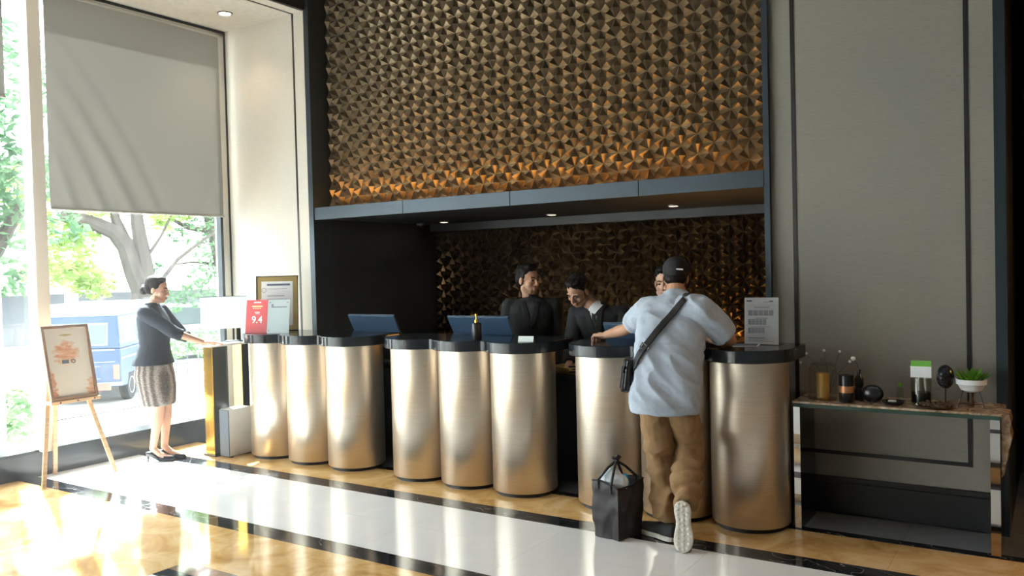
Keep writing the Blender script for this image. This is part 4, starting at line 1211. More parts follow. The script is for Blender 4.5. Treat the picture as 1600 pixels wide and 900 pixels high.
# ------------------------------------------------------------------ the customer
def make_customer():
    f = Vector((-0.37, 0.93, 0)).normalized(); r = Vector((0.93, 0.37, 0)).normalized()
    P = thing('person', (-1.95, 4.6, 0), 'customer in a pale blue T-shirt and tan trousers leaning on the counter with legs crossed', 'person')
    hm = basis((-0.37, 0.93, -0.16), (0.06, 0.10, 1), (-2.015, 4.985, 1.535), 0.99)
    rings = [(0.745, -1.955, 4.632, 0.203, 0.145), (0.78, -1.953, 4.635, 0.207, 0.147), (0.86, -1.95, 4.645, 0.202, 0.140), (1.0, -1.955, 4.685, 0.190, 0.122), (1.14, -1.96, 4.745, 0.198, 0.122), (1.26, -1.965, 4.80, 0.212, 0.118),
             (1.34, -1.967, 4.84, 0.200, 0.104), (1.395, -1.972, 4.868, 0.145, 0.085), (1.43, -1.978, 4.885, 0.085, 0.072), (1.45, -1.980, 4.895, 0.066, 0.064)]
    R = lambda k, kk=1.0: [(Vector((x, y, z)), r * hw * kk, (f + Vector((0, 0, -0.35 if z > 0.9 else 0))).normalized() * hd * kk) for z, x, y, hw, hd in rings[k:]]
    shL, elL, wrL = (-2.145, 4.85, 1.335), (-2.375, 5.01, 1.20), (-2.585, 5.13, 1.148)
    shR, elR, wrR = (-1.785, 4.81, 1.345), (-1.665, 4.975, 1.15), (-1.83, 5.09, 1.14)
    hipL, knL, anL = (-2.04, 4.655, 0.86), (-2.015, 4.69, 0.48), (-1.925, 4.60, 0.10)
    hipR, knR, anR = (-1.87, 4.655, 0.86), (-1.875, 4.80, 0.53), (-1.785, 4.50, 0.27)
    b = MB()
    loft(b, R(1, 0.80)[:-1])
    caps(b, [(-1.975, 4.885, 1.40), (-1.995, 4.935, 1.47)], [0.060, 0.056])
    head(b, hm)
    arm(b, shL, elL, wrL); arm(b, shR, elR, wrR)
    leg(b, hipL, knL, anL, 0.8); leg(b, hipR, knR, anR, 0.8)
    foot(b, anL, (-0.93, 0.37, -0.3)); caps(b, [anR, (-1.775, 4.47, 0.20), (-1.765, 4.455, 0.06)], [0.034, 0.034, 0.022])
    hand(b, wrL, (-0.88, 0.44, -0.06), (0, 0, 1), 1, curl=(0.5, 0.9, 0.7), tcurl=0.5)
    hand(b, wrR, (-0.95, 0.20, -0.05), (0, 0.1, 1), -1)
    vox(b, 0.0038, 3, 'body', 'skin', P)
    # shirt
    b = MB(); loft(b, R(0))
    sl = Vector(shL).lerp(Vector(elL), 0.66); sr = Vector(shR).lerp(Vector(elR), 0.80)
    caps(b, [(-2.06, 4.83, 1.345), shL], [0.080, 0.078]); b.tube([shL, sl], [0.078, 0.071], 18)
    caps(b, [(-1.87, 4.81, 1.35), shR], [0.085, 0.084]); b.tube([shR, sr], [0.084, 0.080], 18)
    ax = (r * 0.72 + Vector((0, 0, -0.69)))
    def where(v):
        z = v.z
        return 0.35 + (0.9 if z < 1.15 else 0.55) * (1 if z > 0.79 else 0.25)
    sh = vox(b, 0.007, 3, 'shirt', 'tee', P, folds(0.013, ax, 11, 3.6, 3.1, where, 0.4))
    # trousers
    b = MB()
    loft(b, [(Vector((-1.953, 4.66, z)), r * hw, f * hd) for z, hw, hd in ((0.75, 0.165, 0.085), (0.80, 0.17, 0.085), (0.87, 0.155, 0.075), (0.91, 0.14, 0.065))])
    L = lambda a, c, t: Vector(a).lerp(Vector(c), t)
    caps(b, [hipL, L(hipL, knL, 0.5), knL], [0.088, 0.094, 0.082]); caps(b, [knL, L(knL, anL, 0.5), L(knL, anL, 0.8), L(knL, anL, 0.93)], [0.082, 0.080, 0.072, 0.052])
    caps(b, [hipR, L(hipR, knR, 0.5), knR], [0.088, 0.092, 0.080]); caps(b, [knR, L(knR, anR, 0.5), L(knR, anR, 0.8), L(knR, anR, 0.97)], [0.080, 0.076, 0.070, 0.055])
    def where2(v):
        return 0.6 + 1.0 * max(0.0, min(1.0, (0.62 - v.z) / 0.3))
    vox(b, 0.007, 3, 'trousers', 'chino', P, folds(0.018, (0.75, 0.0, 0.35), 10, 5.0, 9.3, where2, 0.5))
    b = MB(); d = (Vector(anR) - Vector(knR)).normalized()
    for t in (0.95, 0.985): b.lathe([(0.056, -0.012), (0.061, -0.004), (0.061, 0.006), (0.055, 0.012)], n=24, mx=Matrix.Translation(L(knR, anR, t)) @ d.to_track_quat('Z', 'Y').to_matrix().to_4x4())
    b.build('cuff', 'chino', P, smooth=True)
    # cap
    b = MB()
    def cp(t):
        t.ball((0, -0.014, 0.052), (0.084, 0.106, 0.084), 24)
        t.ball((0, -0.034, 0.022), (0.080, 0.082, 0.050), 20)
        loft(t, [(Vector((0, 0.07 + 0.03 * k, 0.05 - 0.006 * k)), Vector((0.072 - 0.007 * k * k * 0.6, 0, 0)), Vector((0, 0, 0.006))) for k in range(4)])
    put(b, hm, cp)
    def flat(co, no):
        inv = hm.inverted(); out = co.copy()
        for i in range(len(co)):
            q = inv @ Vector(co[i])
            if q.z < -0.005: q.z = -0.005; out[i] = hm @ q
        return out
    vox(b, 0.005, 3, 'cap', 'cap', P, flat)
    MB().box(0.004, 0.046, -0.123, -0.112, 0.034, 0.042, mx=hm).build('cap_buckle', 'white_ceramic', P)
    b = MB(); put(b, hm, lambda t: t.ball((0, -0.046, -0.012), (0.071, 0.062, 0.050), 18)); vox(b, 0.005, 2, 'hair', 'hair', P)
    # shoes
    def shoe(mx, side, treads):
        ys = np.linspace(0, 1, 25)
        def hw(t): return 0.036 + 0.014 * math.sin(min(1, t / 0.3) * PI / 2 * 1.0) * (1 - 0.0) - 0.010 * math.exp(-((t - 0.42) / 0.16) ** 2) + 0.004 * math.exp(-((t - 0.72) / 0.15) ** 2)
        Ln = 0.292
        left = []; right = []
        for t in ys:
            e = min(1.0, math.sqrt(max(0.0, 1 - ((t - 0.12) / 0.12) ** 2)) if t < 0.12 else (math.sqrt(max(0.0, 1 - ((t - 0.8) / 0.2) ** 2)) if t > 0.8 else 1))
            cx = side * 0.006 * math.sin(t * PI)
            left.append((cx - hw(t) * e, t * Ln)); right.append((cx + hw(t) * e, t * Ln))
        poly = left + right[::-1][1:-1]
        u = MB()
        def up(t_):
            for k in range(12):
                t = 0.1 + 0.82 * k / 11
                h_ = 0.075 - 0.045 * max(0, (t - 0.25)) / 0.75
                t_.ball((side * 0.006 * math.sin(t * PI), t * Ln, 0.028 + h_ * 0.4), (hw(t) * 0.92, 0.030, h_ * 0.72), 14)
        put(u, mx, up)
        so = vox(u, 0.006, 3, 'shoe', 'shoe', P)
        sole = MB().prism(poly, 0.006, 0.034, mx=mx).build('sole', 'sole', so, bevel=0.006)
        if treads:
            for row in range(10):
                for c in (-1, 0, 1):
                    t = 0.07 + row * 0.093; w = hw(t) * (0.62 if 0 < row < 9 else 0.5)
                    MB().ball((side * 0.006 * math.sin(t * PI) + c * w, t * Ln + (0.006 if c == 0 else 0), 0.006), (0.0125, 0.0118, 0.006), 10, mx=mx).build('tread', 'sole', so, smooth=True)
        return so
    shoe(basis((-0.93, 0.37, 0), (0, 0, 1), (-1.865, 4.555, -0.004)), -1, False)
    shoe(basis((0.04, -0.07, -1), (-0.25, 0.96, -0.08), (-1.772, 4.405, 0.292)), 1, True)
    # strap and bag: carried, a thing of its own
    B = thing('crossbody_bag', (-2.19, 4.62, 0.86), 'black crossbody bag at the hip of the customer with strap across the back', 'bag')
    bv = bvh_of(sh)
    pts = [Vector((-1.862, 4.4, 1.415)).lerp(Vector((-2.155, 4.4, 0.965)), k / 29) for k in range(30)]
    ribbon(bv, pts, [0.040] * 30, (0, 1, 0), 0.004, 'strap', 'webbing', B, 0.004, lift=lambda i: 0.004 + 0.014 * math.sin(PI * i / 29))
    up_ = [Vector((-1.862, 4.6 + 0.02 * k, 2.0)) for k in range(16)]
    pk = []
    for q in up_:
        h = bv.ray_cast(q, Vector((0, 0, -1)))
        if h[0] is not None and h[0].z > 1.405: pk.append(h[0] + Vector((0, 0, 0.006)))
    vs = []
    for q in pk: vs += [q + Vector((-0.02, 0, 0)), q + Vector((0.02, 0, 0))]
    if len(pk) > 1:
        ob = MB().add(vs, [(2 * i, 2 * i + 1, 2 * i + 3, 2 * i + 2) for i in range(len(pk) - 1)]).build('shoulder_strap', 'webbing', B, smooth=True)
        md = ob.modifiers.new('thick', 'SOLIDIFY'); md.thickness = 0.004
    bm2 = basis((-0.35, 0.93, 0.0), (0.14, 0.0, 1), (-2.185, 4.60, 0.86))
    MB().box(-0.035, 0.02, -0.07, 0.09, 0.0, 0.20, mx=bm2).build('pouch', 'webbing', B, bevel=0.012)
    MB().box(-0.043, -0.033, -0.05, 0.07, 0.02, 0.15, mx=bm2).build('front_pocket', 'webbing', B, bevel=0.004)
    MB().tube([bm2 @ Vector((-0.01, -0.072, 0.02)), bm2 @ Vector((-0.01, -0.073, 0.19))], 0.003, 6).build('zip', 'steel_dark', B)
    h = bv.ray_cast(Vector((-2.045, 3.5, 1.135)), Vector((0, 1, 0)))
    q = (h[0] if h[0] else Vector((-2.045, 4.6, 1.135))) + Vector((0, -0.022, 0))
    bx = basis((0, 1, 0), (0.293, 0, 0.45), q)
    b = MB(); b.box(-0.026, -0.021, -0.003, 0.003, -0.018, 0.018, mx=bx); b.box(0.021, 0.026, -0.003, 0.003, -0.018, 0.018, mx=bx)
    b.box(-0.026, 0.026, -0.003, 0.003, 0.014, 0.018, mx=bx); b.box(-0.026, 0.026, -0.003, 0.003, -0.018, -0.014, mx=bx)
    b.build('buckle', 'steel_dark', B)
    MB().tube([(-2.150, 4.545, 1.00), (-2.165, 4.555, 1.03), (-2.155, 4.50, 0.98)], 0.006, 8).build('strap_ring', 'steel_dark', B)
make_customer()

# ------------------------------------------------------------------ the woman at the window
def make_hostess():
    mx = basis((0.84, 0.545, 0), (0, 0, 1), (-6.66, 4.46, 0))
    W = lambda x, y, z: mx @ Vector((x, y, z))
    r = mx.to_3x3() @ Vector((1, 0, 0)); f = mx.to_3x3() @ Vector((0, 1, 0))
    P = thing('person', (-6.66, 4.46, 0), 'woman in navy jacket and checked skirt by the window, hair in a low bun', 'person')
    hm = basis((0.84, 0.545, -0.14), (0, 0, 1), W(0, 0.02, 1.505), 0.95)
    jr = [(0.855, -0.035, 0.195, 0.162), (0.90, -0.035, 0.182, 0.150), (0.96, -0.03, 0.162, 0.130), (1.03, -0.02, 0.142, 0.112), (1.12, -0.015, 0.158, 0.122), (1.20, -0.015, 0.168, 0.126), (1.27, -0.03, 0.170, 0.110), (1.325, -0.035, 0.155, 0.085), (1.365, -0.035, 0.095, 0.064), (1.395, -0.03, 0.060, 0.052)]
    ring = lambda L, k=1.0: [(W(0, y, z), r * w * k, f * d * k) for z, y, w, d in L]
    shR, elR, wrR = W(0.165, -0.02, 1.315), W(0.155, 0.22, 1.135), W(0.03, 0.43, 1.035)
    shL, elL, wrL = W(-0.165, -0.02, 1.315), W(-0.18, 0.16, 1.09), W(-0.12, 0.33, 1.025)
    legs = [(W(0.075, -0.03, 0.86), W(0.06, 0.03, 0.48), W(0.05, -0.045, 0.115)), (W(-0.075, -0.03, 0.86), W(-0.05, 0.05, 0.48), W(-0.035, 0.02, 0.115))]
    b = MB()
    loft(b, ring(jr, 0.86)); caps(b, [W(0, -0.03, 1.36), W(0, 0.0, 1.43)], [0.046, 0.044]); head(b, hm, True)
    for a in ((shR, elR, wrR), (shL, elL, wrL)): arm(b, *a, 0.82)
    for l in legs:
        leg(b, *l, 0.88)
        caps(b, [l[2], l[2] + f * 0.06 - Vector((0, 0, 0.055)), l[2] + f * 0.15 - Vector((0, 0, 0.085))], [0.030, 0.026, 0.018])
    hand(b, wrR, f * 0.97 - r * 0.25 - Vector((0, 0, 0.04)), (0, 0, 1), -1, s=0.9, curl=(0.1, 0.2, 0.15)); hand(b, wrL, f, (0, 0, 1), 1, s=0.9)
    vox(b, 0.0038, 3, 'body', 'skin_light', P)
    face_parts(hm, P, True)
    b = MB(); loft(b, ring(jr))
    for sh_, el_, wr_ in ((shR, elR, wrR), (shL, elL, wrL)):
        caps(b, [sh_, sh_.lerp(el_, 0.5)], [0.066, 0.058]); b.tube([sh_.lerp(el_, 0.5), el_, el_.lerp(wr_, 0.22)], [0.058, 0.055, 0.050], 16); b.ball(el_, 0.055, 14)
    vox(b, 0.006, 3, 'jacket', 'navy_suit', P, folds(0.0028, (0.4, 0.3, -0.8), 14, 4, 1.0))
    for el_, wr_ in ((elR, wrR), (elL, wrL)):
        MB().tube([el_.lerp(wr_, 0.16), el_.lerp(wr_, 0.24)], [0.053, 0.052], 18).build('cuff', 'navy_suit', P, smooth=True)
    b = MB(); loft(b, ring([(0.495, 0.0, 0.150, 0.128), (0.53, 0.0, 0.156, 0.134), (0.65, -0.012, 0.172, 0.148), (0.76, -0.03, 0.176, 0.158), (0.86, -0.03, 0.162, 0.140), (0.95, -0.02, 0.138, 0.112)]))
    vox(b, 0.006, 3, 'skirt', 'skirt', P, folds(0.002, (0, 0, 1), 10, 3, 5.0))
    b = MB()
    def hr(t):
        t.ball((0, -0.024, 0.060), (0.081, 0.098, 0.078), 24); t.ball((0, -0.060, 0.020), (0.074, 0.062, 0.070), 20)
        t.ball((0, 0.018, 0.104), (0.062, 0.052, 0.030), 16)
        for s in (-1, 1): t.ball((s * 0.068, -0.008, 0.042), (0.013, 0.048, 0.038), 12)
        t.ball((0, -0.120, -0.015), (0.048, 0.040, 0.044), 16)
    put(b, hm, hr)
    vox(b, 0.005, 2, 'hair', 'hair', P)
    MB().tube([hm @ Vector((0.055, -0.105, 0.022)), hm @ Vector((0.035, -0.125, 0.028)), hm @ Vector((0.0, -0.132, 0.032))], 0.006, 8).build('hair_clip', 'white_ceramic', P, smooth=True)
    for l in legs:
        a = l[2]; b = MB()
        pts = [a + f * y - Vector((0, 0, a.z)) + Vector((0, 0, z)) for y, z in ((-0.035, 0.075), (0.0, 0.062), (0.06, 0.032), (0.11, 0.022), (0.16, 0.02), (0.185, 0.016))]
        caps(b, pts, [0.030, 0.031, 0.032, 0.033, 0.026, 0.012], 14)
        def shave(co, no):
            out = co.copy()
            for i in range(len(co)):
                q = mx.inverted() @ Vector(co[i]); y = q.y - (mx.inverted() @ a).y
                top = 0.085 if y < 0.0 else max(0.028, 0.085 - y * 1.1)
                if y > 0.10: top = 0.06
                if q.z > top: q.z = top
                if q.z < 0.004: q.z = 0.004
                out[i] = mx @ q
            return out
        so = vox(b, 0.005, 2, 'shoe', 'heel_shoe', P, shave)
        hp = a - f * 0.045; hp.z = 0
        MB().lathe([(0.007, 0.0), (0.008, 0.02), (0.016, 0.065)], tuple(hp), 12).build('heel', 'heel_shoe', so, smooth=True)
def skirt_mat():
    m, nt, b, out = _nodes('checked_skirt')
    g = N(nt, 'ShaderNodeNewGeometry'); d = N(nt, 'ShaderNodeVectorMath', operation='DOT_PRODUCT'); d.inputs[1].default_value = (0.84 * 0.9 + 0.3, 0.545 * 0.9 - 0.45, 0.04)
    nt.links.new(g.outputs['Position'], d.inputs[0])
    w = N(nt, 'ShaderNodeMath', operation='SINE'); k = N(nt, 'ShaderNodeMath', operation='MULTIPLY'); k.inputs[1].default_value = 120
    nt.links.new(d.outputs['Value'], k.inputs[0]); nt.links.new(k.outputs[0], w.inputs[0])
    no = N(nt, 'ShaderNodeTexNoise'); no.inputs['Scale'].default_value = 1.0; nt.links.new(coords(nt, 'Position', (60, 60, 160)), no.inputs['Vector'])
    ad = N(nt, 'ShaderNodeMath', operation='MULTIPLY_ADD'); ad.inputs[1].default_value = 0.22; nt.links.new(w.outputs[0], ad.inputs[0]); nt.links.new(no.outputs['Fac'], ad.inputs[2])
    r = ramp(nt, [(0.3, (0.085, 0.075, 0.075)), (0.5, (0.17, 0.15, 0.145)), (0.75, (0.36, 0.33, 0.32))])
    nt.links.new(ad.outputs[0], r.inputs['Fac']); nt.links.new(r.outputs['Color'], b.inputs['Base Color'])
    b.inputs['Roughness'].default_value = 0.85
    return m
MT['skirt'] = skirt_mat()
make_hostess()

# ------------------------------------------------------------------ the clerks behind the desks
def make_clerk(loc, bf, hf, hpos, label, z_sh, lean, arms, suit='black_suit', shirt=False, fem=False, hup=(0, 0, 1), skin='skin', hs=1.0):
    """bf body facing, hf head facing; lean pushes the shoulders forward"""
    mx = basis(bf, (0, 0, 1), loc)
    W = lambda x, y, z: mx @ Vector((x, y, z))
    r = mx.to_3x3() @ Vector((1, 0, 0)); f = mx.to_3x3() @ Vector((0, 1, 0))
    P = thing('person', loc, label, 'person')
    hm = basis(hf, hup, hpos, hs)
    zb = 0.78
    def ring(k):
        out = []
        for t, w, d in ((0, 0.185, 0.13), (0.15, 0.182, 0.128), (0.40, 0.172, 0.118), (0.62, 0.195, 0.125), (0.80, 0.212, 0.122), (0.91, 0.205, 0.10), (0.975, 0.14, 0.078), (1.01, 0.085, 0.066), (1.035, 0.062, 0.06)):
            z = zb + (z_sh - zb) * t; y = lean * max(0, t - 0.05) ** 1.2
            out.append((W(0, y, z), r * w * k, (f * 1.0 - Vector((0, 0, lean * 1.1))).normalized() * d * k))
        return out
    A = [[W(*q) for q in a] for a in arms]   # right, left: shoulder elbow wrist
    nb = W(0, lean * 1.0, z_sh - 0.02)
    b = MB(); loft(b, ring(0.86)); caps(b, [nb, nb.lerp(hm @ Vector((0, -0.03, -0.09)), 0.6), hm @ Vector((0, -0.02, -0.06))], [0.056, 0.052, 0.050]); head(b, hm, fem)
    for a in A: arm(b, *a, 0.9)
    for s in (-1, 1):
        leg(b, W(s * 0.09, 0, 0.88), W(s * 0.095, 0.02, 0.48), W(s * 0.10, -0.02, 0.09), 0.9); foot(b, W(s * 0.10, -0.02, 0.09), f)
    for a, th in zip(A, (-1, 1)):
        d = (a[2] - a[1]).normalized()
        fd = (d * 0.8 + f * 0.25).normalized() if abs(d.z) > 0.6 else Vector((d.x, d.y, -0.05))
        bk = f if abs(d.z) > 0.6 else Vector((0, 0, 1))
        hand(b, a[2], fd, bk, th if abs(d.z) <= 0.6 else -th, s=0.95)
    vox(b, 0.0042, 3, 'body', skin, P)
    face_parts(hm, P, fem)
    b = MB(); loft(b, ring(1.0))
    for a in A:
        caps(b, [nb - Vector((0, 0, 0.055)), a[0] + Vector((0, 0, 0.012))], [0.066, 0.066]); caps(b, [a[0], a[0].lerp(a[1], 0.5), a[1]], [0.074, 0.064, 0.056]); caps(b, [a[1], a[1].lerp(a[2], 0.6)], [0.056, 0.048]); b.tube([a[1].lerp(a[2], 0.6), a[1].lerp(a[2], 0.96)], [0.048, 0.042], 16)
    jk = vox(b, 0.007, 3, 'jacket', suit, P, folds(0.003, (0.3, 0.2, -0.9), 12, 4, 2.0))
    b = MB()
    for s in (-1, 1):
        b.tube([W(s * 0.09, 0, 0.90), W(s * 0.095, 0.02, 0.48), W(s * 0.10, -0.02, 0.05)], [0.10, 0.078, 0.068], 18)
        b.ball(W(s * 0.085, 0, 0.86), (0.10, 0.10, 0.08), 14)
    vox(b, 0.012, 3, 'trousers', suit, P)
    for s in (-1, 1):
        b = MB(); q = W(s * 0.10, -0.02, 0.045); caps(b, [q - f * 0.03, q + f * 0.10, q + f * 0.20], [0.044, 0.042, 0.034], 12); b.build('shoe', 'shoe', P, smooth=True)
    return P, hm, W, f, r, jk, nb

# standing clerk, head turned to the customer
P, hm, W, f, r, jk, nb = make_clerk((-3.72, 6.02, 0), (0.42, -0.91, 0), (0.97, -0.24, -0.05), (-3.715, 5.955, 1.515), 'dark haired man in a black jacket standing behind the middle desk, looking aside', 1.36, 0.03,
    [((-0.19, 0.02, 1.29), (-0.225, 0.02, 1.01), (-0.20, 0.14, 0.80)), ((0.19, 0.02, 1.29), (0.225, 0.02, 1.01), (0.18, 0.16, 0.82))][::-1], skin='skin', hs=1.03)
hair_short(hm, P)
b = MB().lathe([(0.060, -0.02), (0.062, 0.0), (0.058, 0.018)], n=24, mx=basis((0.4, -0.9, 0.1), (0, 0, 1), nb + Vector((0, 0, 0.03)))); b.build('collar', 'black_shirt', P, smooth=True)

bv = bvh_of(jk); ray = (-f).normalized(); nk = nb + f * 0.05
MT['charcoal'] = mat('charcoal_shirt', (0.035, 0.037, 0.043), 0.7)
ribbon(bv, lerp_pts(nk, nk + Vector((0, 0, -0.20)), 8), [0.11, 0.10, 0.09, 0.075, 0.06, 0.042, 0.022, 0.004], ray, 0.003, 'shirt_front', 'charcoal', P, 0.003)
for s in (-1, 1):
    ribbon(bv, lerp_pts(nk + r * s * 0.062, nk + r * s * 0.006 + Vector((0, 0, -0.22)), 7), [0.035, 0.042, 0.05, 0.054, 0.052, 0.04, 0.012], ray, 0.008, 'lapel', 'black_suit', P, 0.004)
# bowing clerk with tie
P, hm, W, f, r, jk, nb = make_clerk((-3.05, 6.10, 0), (0.12, -0.99, 0), (-0.10, -0.80, -0.62), (-3.135, 5.755, 1.43), 'young man in a black suit and tie bending over the counter, head bowed', 1.30, 0.26,
    [((-0.19, 0.20, 1.24), (-0.27, 0.23, 0.97), (-0.16, 0.36, 0.865)), ((0.19, 0.20, 1.24), (0.235, 0.25, 0.99), (0.20, 0.36, 0.87))][::-1], hup=(0.05, -0.6, 0.8))
hair_short(hm, P)
bv = bvh_of(jk)
ray = (-f).normalized()
nk = nb + f * 0.05
ax_ = (hm @ Vector((0, -0.02, -0.08)) - nb).normalized()
MB().lathe([(0.076, -0.045), (0.070, -0.01), (0.063, 0.022), (0.060, 0.022), (0.066, -0.01)], n=28, mx=Matrix.Translation(nb + ax_ * 0.02) @ ax_.to_track_quat('Z', 'Y').to_matrix().to_4x4()).build('shirt_collar', 'white_shirt', P, smooth=True)
MB().lathe([(0.088, -0.06), (0.082, -0.015), (0.072, 0.004), (0.069, 0.0), (0.078, -0.02)], n=28, mx=Matrix.Translation(nb - f * 0.018 + ax_ * 0.012) @ ax_.to_track_quat('Z', 'Y').to_matrix().to_4x4()).build('jacket_collar', 'black_suit', P, smooth=True)
ribbon(bv, lerp_pts(nk + Vector((0, 0, 0.0)), nk + Vector((0, 0, -0.22)), 8), [0.125, 0.12, 0.106, 0.088, 0.068, 0.046, 0.024, 0.004], ray, 0.003, 'shirt_front', 'white_shirt', P, 0.003)
ribbon(bv, lerp_pts(nk + Vector((0, 0, -0.004)), nk + Vector((0, 0, -0.23)), 8), [0.034, 0.028, 0.030, 0.034, 0.038, 0.040, 0.036, 0.02], ray, 0.008, 'necktie', 'black_shirt', P, 0.004)
for s in (-1, 1):
    ribbon(bv, lerp_pts(nk + r * s * 0.058 + Vector((0, 0, 0.0)), nk + r * s * 0.006 + Vector((0, 0, -0.235)), 7), [0.035, 0.04, 0.046, 0.05, 0.05, 0.04, 0.012], ray, 0.009, 'lapel', 'black_suit', P, 0.004)

# clerk mostly hidden behind the customer
P, hm, W, f, r, jk, nb = make_clerk((-2.42, 6.12, 0), (0.2, -0.98, 0), (0.20, -0.97, -0.12), (-2.515, 6.02, 1.475), 'dark haired clerk in black, face half hidden behind the customer in the cap', 1.31, 0.05,
    [((-0.17, 0.02, 1.25), (-0.20, 0.05, 0.99), (-0.15, 0.22, 0.86)), ((0.17, 0.02, 1.25), (0.20, 0.05, 0.99), (0.15, 0.22, 0.86))][::-1], fem=True, skin='skin_light')
hair_short(hm, P)

# ------------------------------------------------------------------ tote on the floor
def make_tote():
    T = thing('tote_bag', (-2.2, 4.5, 0), 'black woven tote bag with tied handles standing on the floor by the customer', 'bag')
    A = [Vector((-2.335, 4.43, 0)), Vector((-2.165, 4.405, 0)), Vector((-2.105, 4.60, 0)), Vector((-2.285, 4.63, 0))]
    H = 0.325; n = 16; nz = 18
    c = sum(A, Vector()) / 4
    vs = []; fs = []
    ring = []
    for k in range(4):
        for i in range(n): ring.append(A[k].lerp(A[(k + 1) % 4], i / n))
    N_ = len(ring)
    for j in range(nz + 1):
        t = j / nz
        for i, p in enumerate(ring):
            q = c + (p - c) * (1.0 + 0.05 * math.sin(t * PI) + 0.07 * t)
            o = 0.012 * noise.noise(Vector((p.x * 16, p.y * 16, t * 4.5))) + 0.004 * noise.noise(Vector((p.x * 45, p.y * 45, t * 12)))
            dz = 0.018 * math.sin(i / N_ * 4 * PI + 0.8) * t
            d = (q - c).normalized()
            vs.append((q.x + d.x * o, q.y + d.y * o, 0.002 + t * H + dz))
    for j in range(nz):
        for i in range(N_):
            fs.append((j * N_ + i, j * N_ + (i + 1) % N_, (j + 1) * N_ + (i + 1) % N_, (j + 1) * N_ + i))
    fs.append(tuple(range(N_ - 1, -1, -1)))
    ob = MB().add(vs, fs).build('bag_body', 'tote', T, smooth=True)
    md = ob.modifiers.new('thick', 'SOLIDIFY'); md.thickness = 0.004
    top = [Vector(v) for v in vs[-N_:]]
    rim = MB().tube(top + [top[0]], 0.005, 6).build('rim', 'webbing', T, smooth=True)
    kn = Vector((-2.215, 4.50, 0.455))
    for a, b_ in ((4, 22), (12, 15), (36, 46), (44, 40)):
        q = top[a % N_]
        MB().tube([q + Vector((0, 0, -0.05)), q, q.lerp(kn, 0.55) + Vector((0, 0, 0.01)), kn, kn + (kn - q).normalized() * 0.035], [0.008] * 5, 8).build('handle', 'webbing', T, smooth=True)
    MB().ball(tuple(kn), (0.016, 0.016, 0.014), 10).build('knot', 'webbing', T, smooth=True)
    B = thing('wrapped_bundle', (-2.25, 4.49, 0.2), 'crumpled pale bundle in plastic inside the black tote', 'bundle')
    b = MB(); b.ball((-2.25, 4.50, 0.28), (0.085, 0.080, 0.10), 20); b.ball((-2.255, 4.505, 0.33), (0.062, 0.06, 0.075), 16); b.ball((-2.20, 4.49, 0.31), (0.055, 0.06, 0.06), 16)
    def cr(co, no):
        out = co.copy()
        for i in range(len(co)):
            v = Vector(co[i]); out[i] = co[i] + no[i] * (0.010 * (1 - 2 * abs(noise.noise(v * 22))) + 0.004 * noise.noise(v * 60))
        return out
    vox(b, 0.006, 1, 'wrap', 'plastic_bag', B, cr)
    B = thing('blue_packet', (-2.15, 4.53, 0.2), 'bright blue packet tucked in the black tote beside the pale bundle', 'packet')
    MB().box(-0.045, 0.035, -0.02, 0.02, 0, 0.185, mx=Matrix.Translation((-2.160, 4.535, 0.185)) @ Matrix.Rotation(-0.22, 4, 'Y') @ Matrix.Rotation(0.5, 4, 'Z')).build('packet_body', 'cyan', B, bevel=0.01)
make_tote()

# niche camera
t = thing('security_camera', (-5.70, 7.0, 2.12), 'tiny dome camera under the black niche ceiling by the side wall', 'camera')
MB().lathe([(0.045, 0), (0.045, -0.02), (0.032, -0.022)], (-5.70, 7.0, 2.124), 20).build('base', 'grey_plastic', t, smooth=True)
MB().ball((-5.70, 7.0, 2.10), (0.032, 0.032, 0.03), 16).build('dome', 'black_plastic', t, smooth=True)

# ================================================================== OUTSIDE
GZ = -0.6
g = MB().box(-60, -7.28, -40, 60, GZ - 0.2, GZ).build('ground', 'asphalt')
struct(g, 'bright sunlit paving outside the windows', 'ground')
rd = [(-17.0, 3.0), (-9.6, 10.4), (-11.6, 13.0), (-30, 22), (-40, 10)]
struct(MB().prism([(-24, -20), (-13.2, -20), (-13.2, 20), (-24, 20)], GZ, GZ + 0.012).build('road', 'road'), 'grey road beyond the forecourt', 'road')
struct(box('kerb', 'ext_white', (-13.35, -13.2, -20, 20, GZ, GZ + 0.1)), 'pale kerb along the road', 'kerb')
struct(box('trim_20', 'ext_white', (-8.50, -8.34, 3.80, 3.98, GZ, 5.0)), 'white outer column of the building', 'column')  # added white bar, stands in for a bright glare on the left pane

def leaves(centers, n, size, name, m, parent, flat=0.5):
    """a mass of leaf blades in clumps"""
    cs = np.array([c[:3] for c in centers]); rs = np.array([c[3] for c in centers])
    pr = rs ** 2; pr = pr / pr.sum()
    k = RNG.choice(len(cs), n, p=pr)
    d = RNG.normal(size=(n, 3)); d /= np.linalg.norm(d, axis=1)[:, None]
    rad = rs[k] * (0.35 + 0.65 * RNG.random(n) ** 0.5)
    p = cs[k] + d * rad[:, None] * np.array([1, 1, flat + 0.25])
    a = RNG.normal(size=(n, 3)); a[:, 2] *= 0.5; a /= np.linalg.norm(a, axis=1)[:, None]
    b = np.cross(a, RNG.normal(size=(n, 3))); b /= np.linalg.norm(b, axis=1)[:, None]
    s = size * (0.6 + 0.8 * RNG.random(n))[:, None]
    v = np.stack([p - a * s, p + b * s * 0.4, p + a * s, p - b * s * 0.4], 1).reshape(-1, 3)
    me = bpy.data.meshes.new(name)
    me.from_pydata(v.tolist(), [], np.arange(4 * n).reshape(-1, 4).tolist())
    me.materials.append(MT[m])
    o = bpy.data.objects.new(name, me); COL.objects.link(o); attach(o, parent)
    return tag(o, kind='stuff')

def grow(b, pts, r0, r1, n=8):
    k = len(pts)
    b.tube(pts, [r0 + (r1 - r0) * i / (k - 1) for i in range(k)], n)

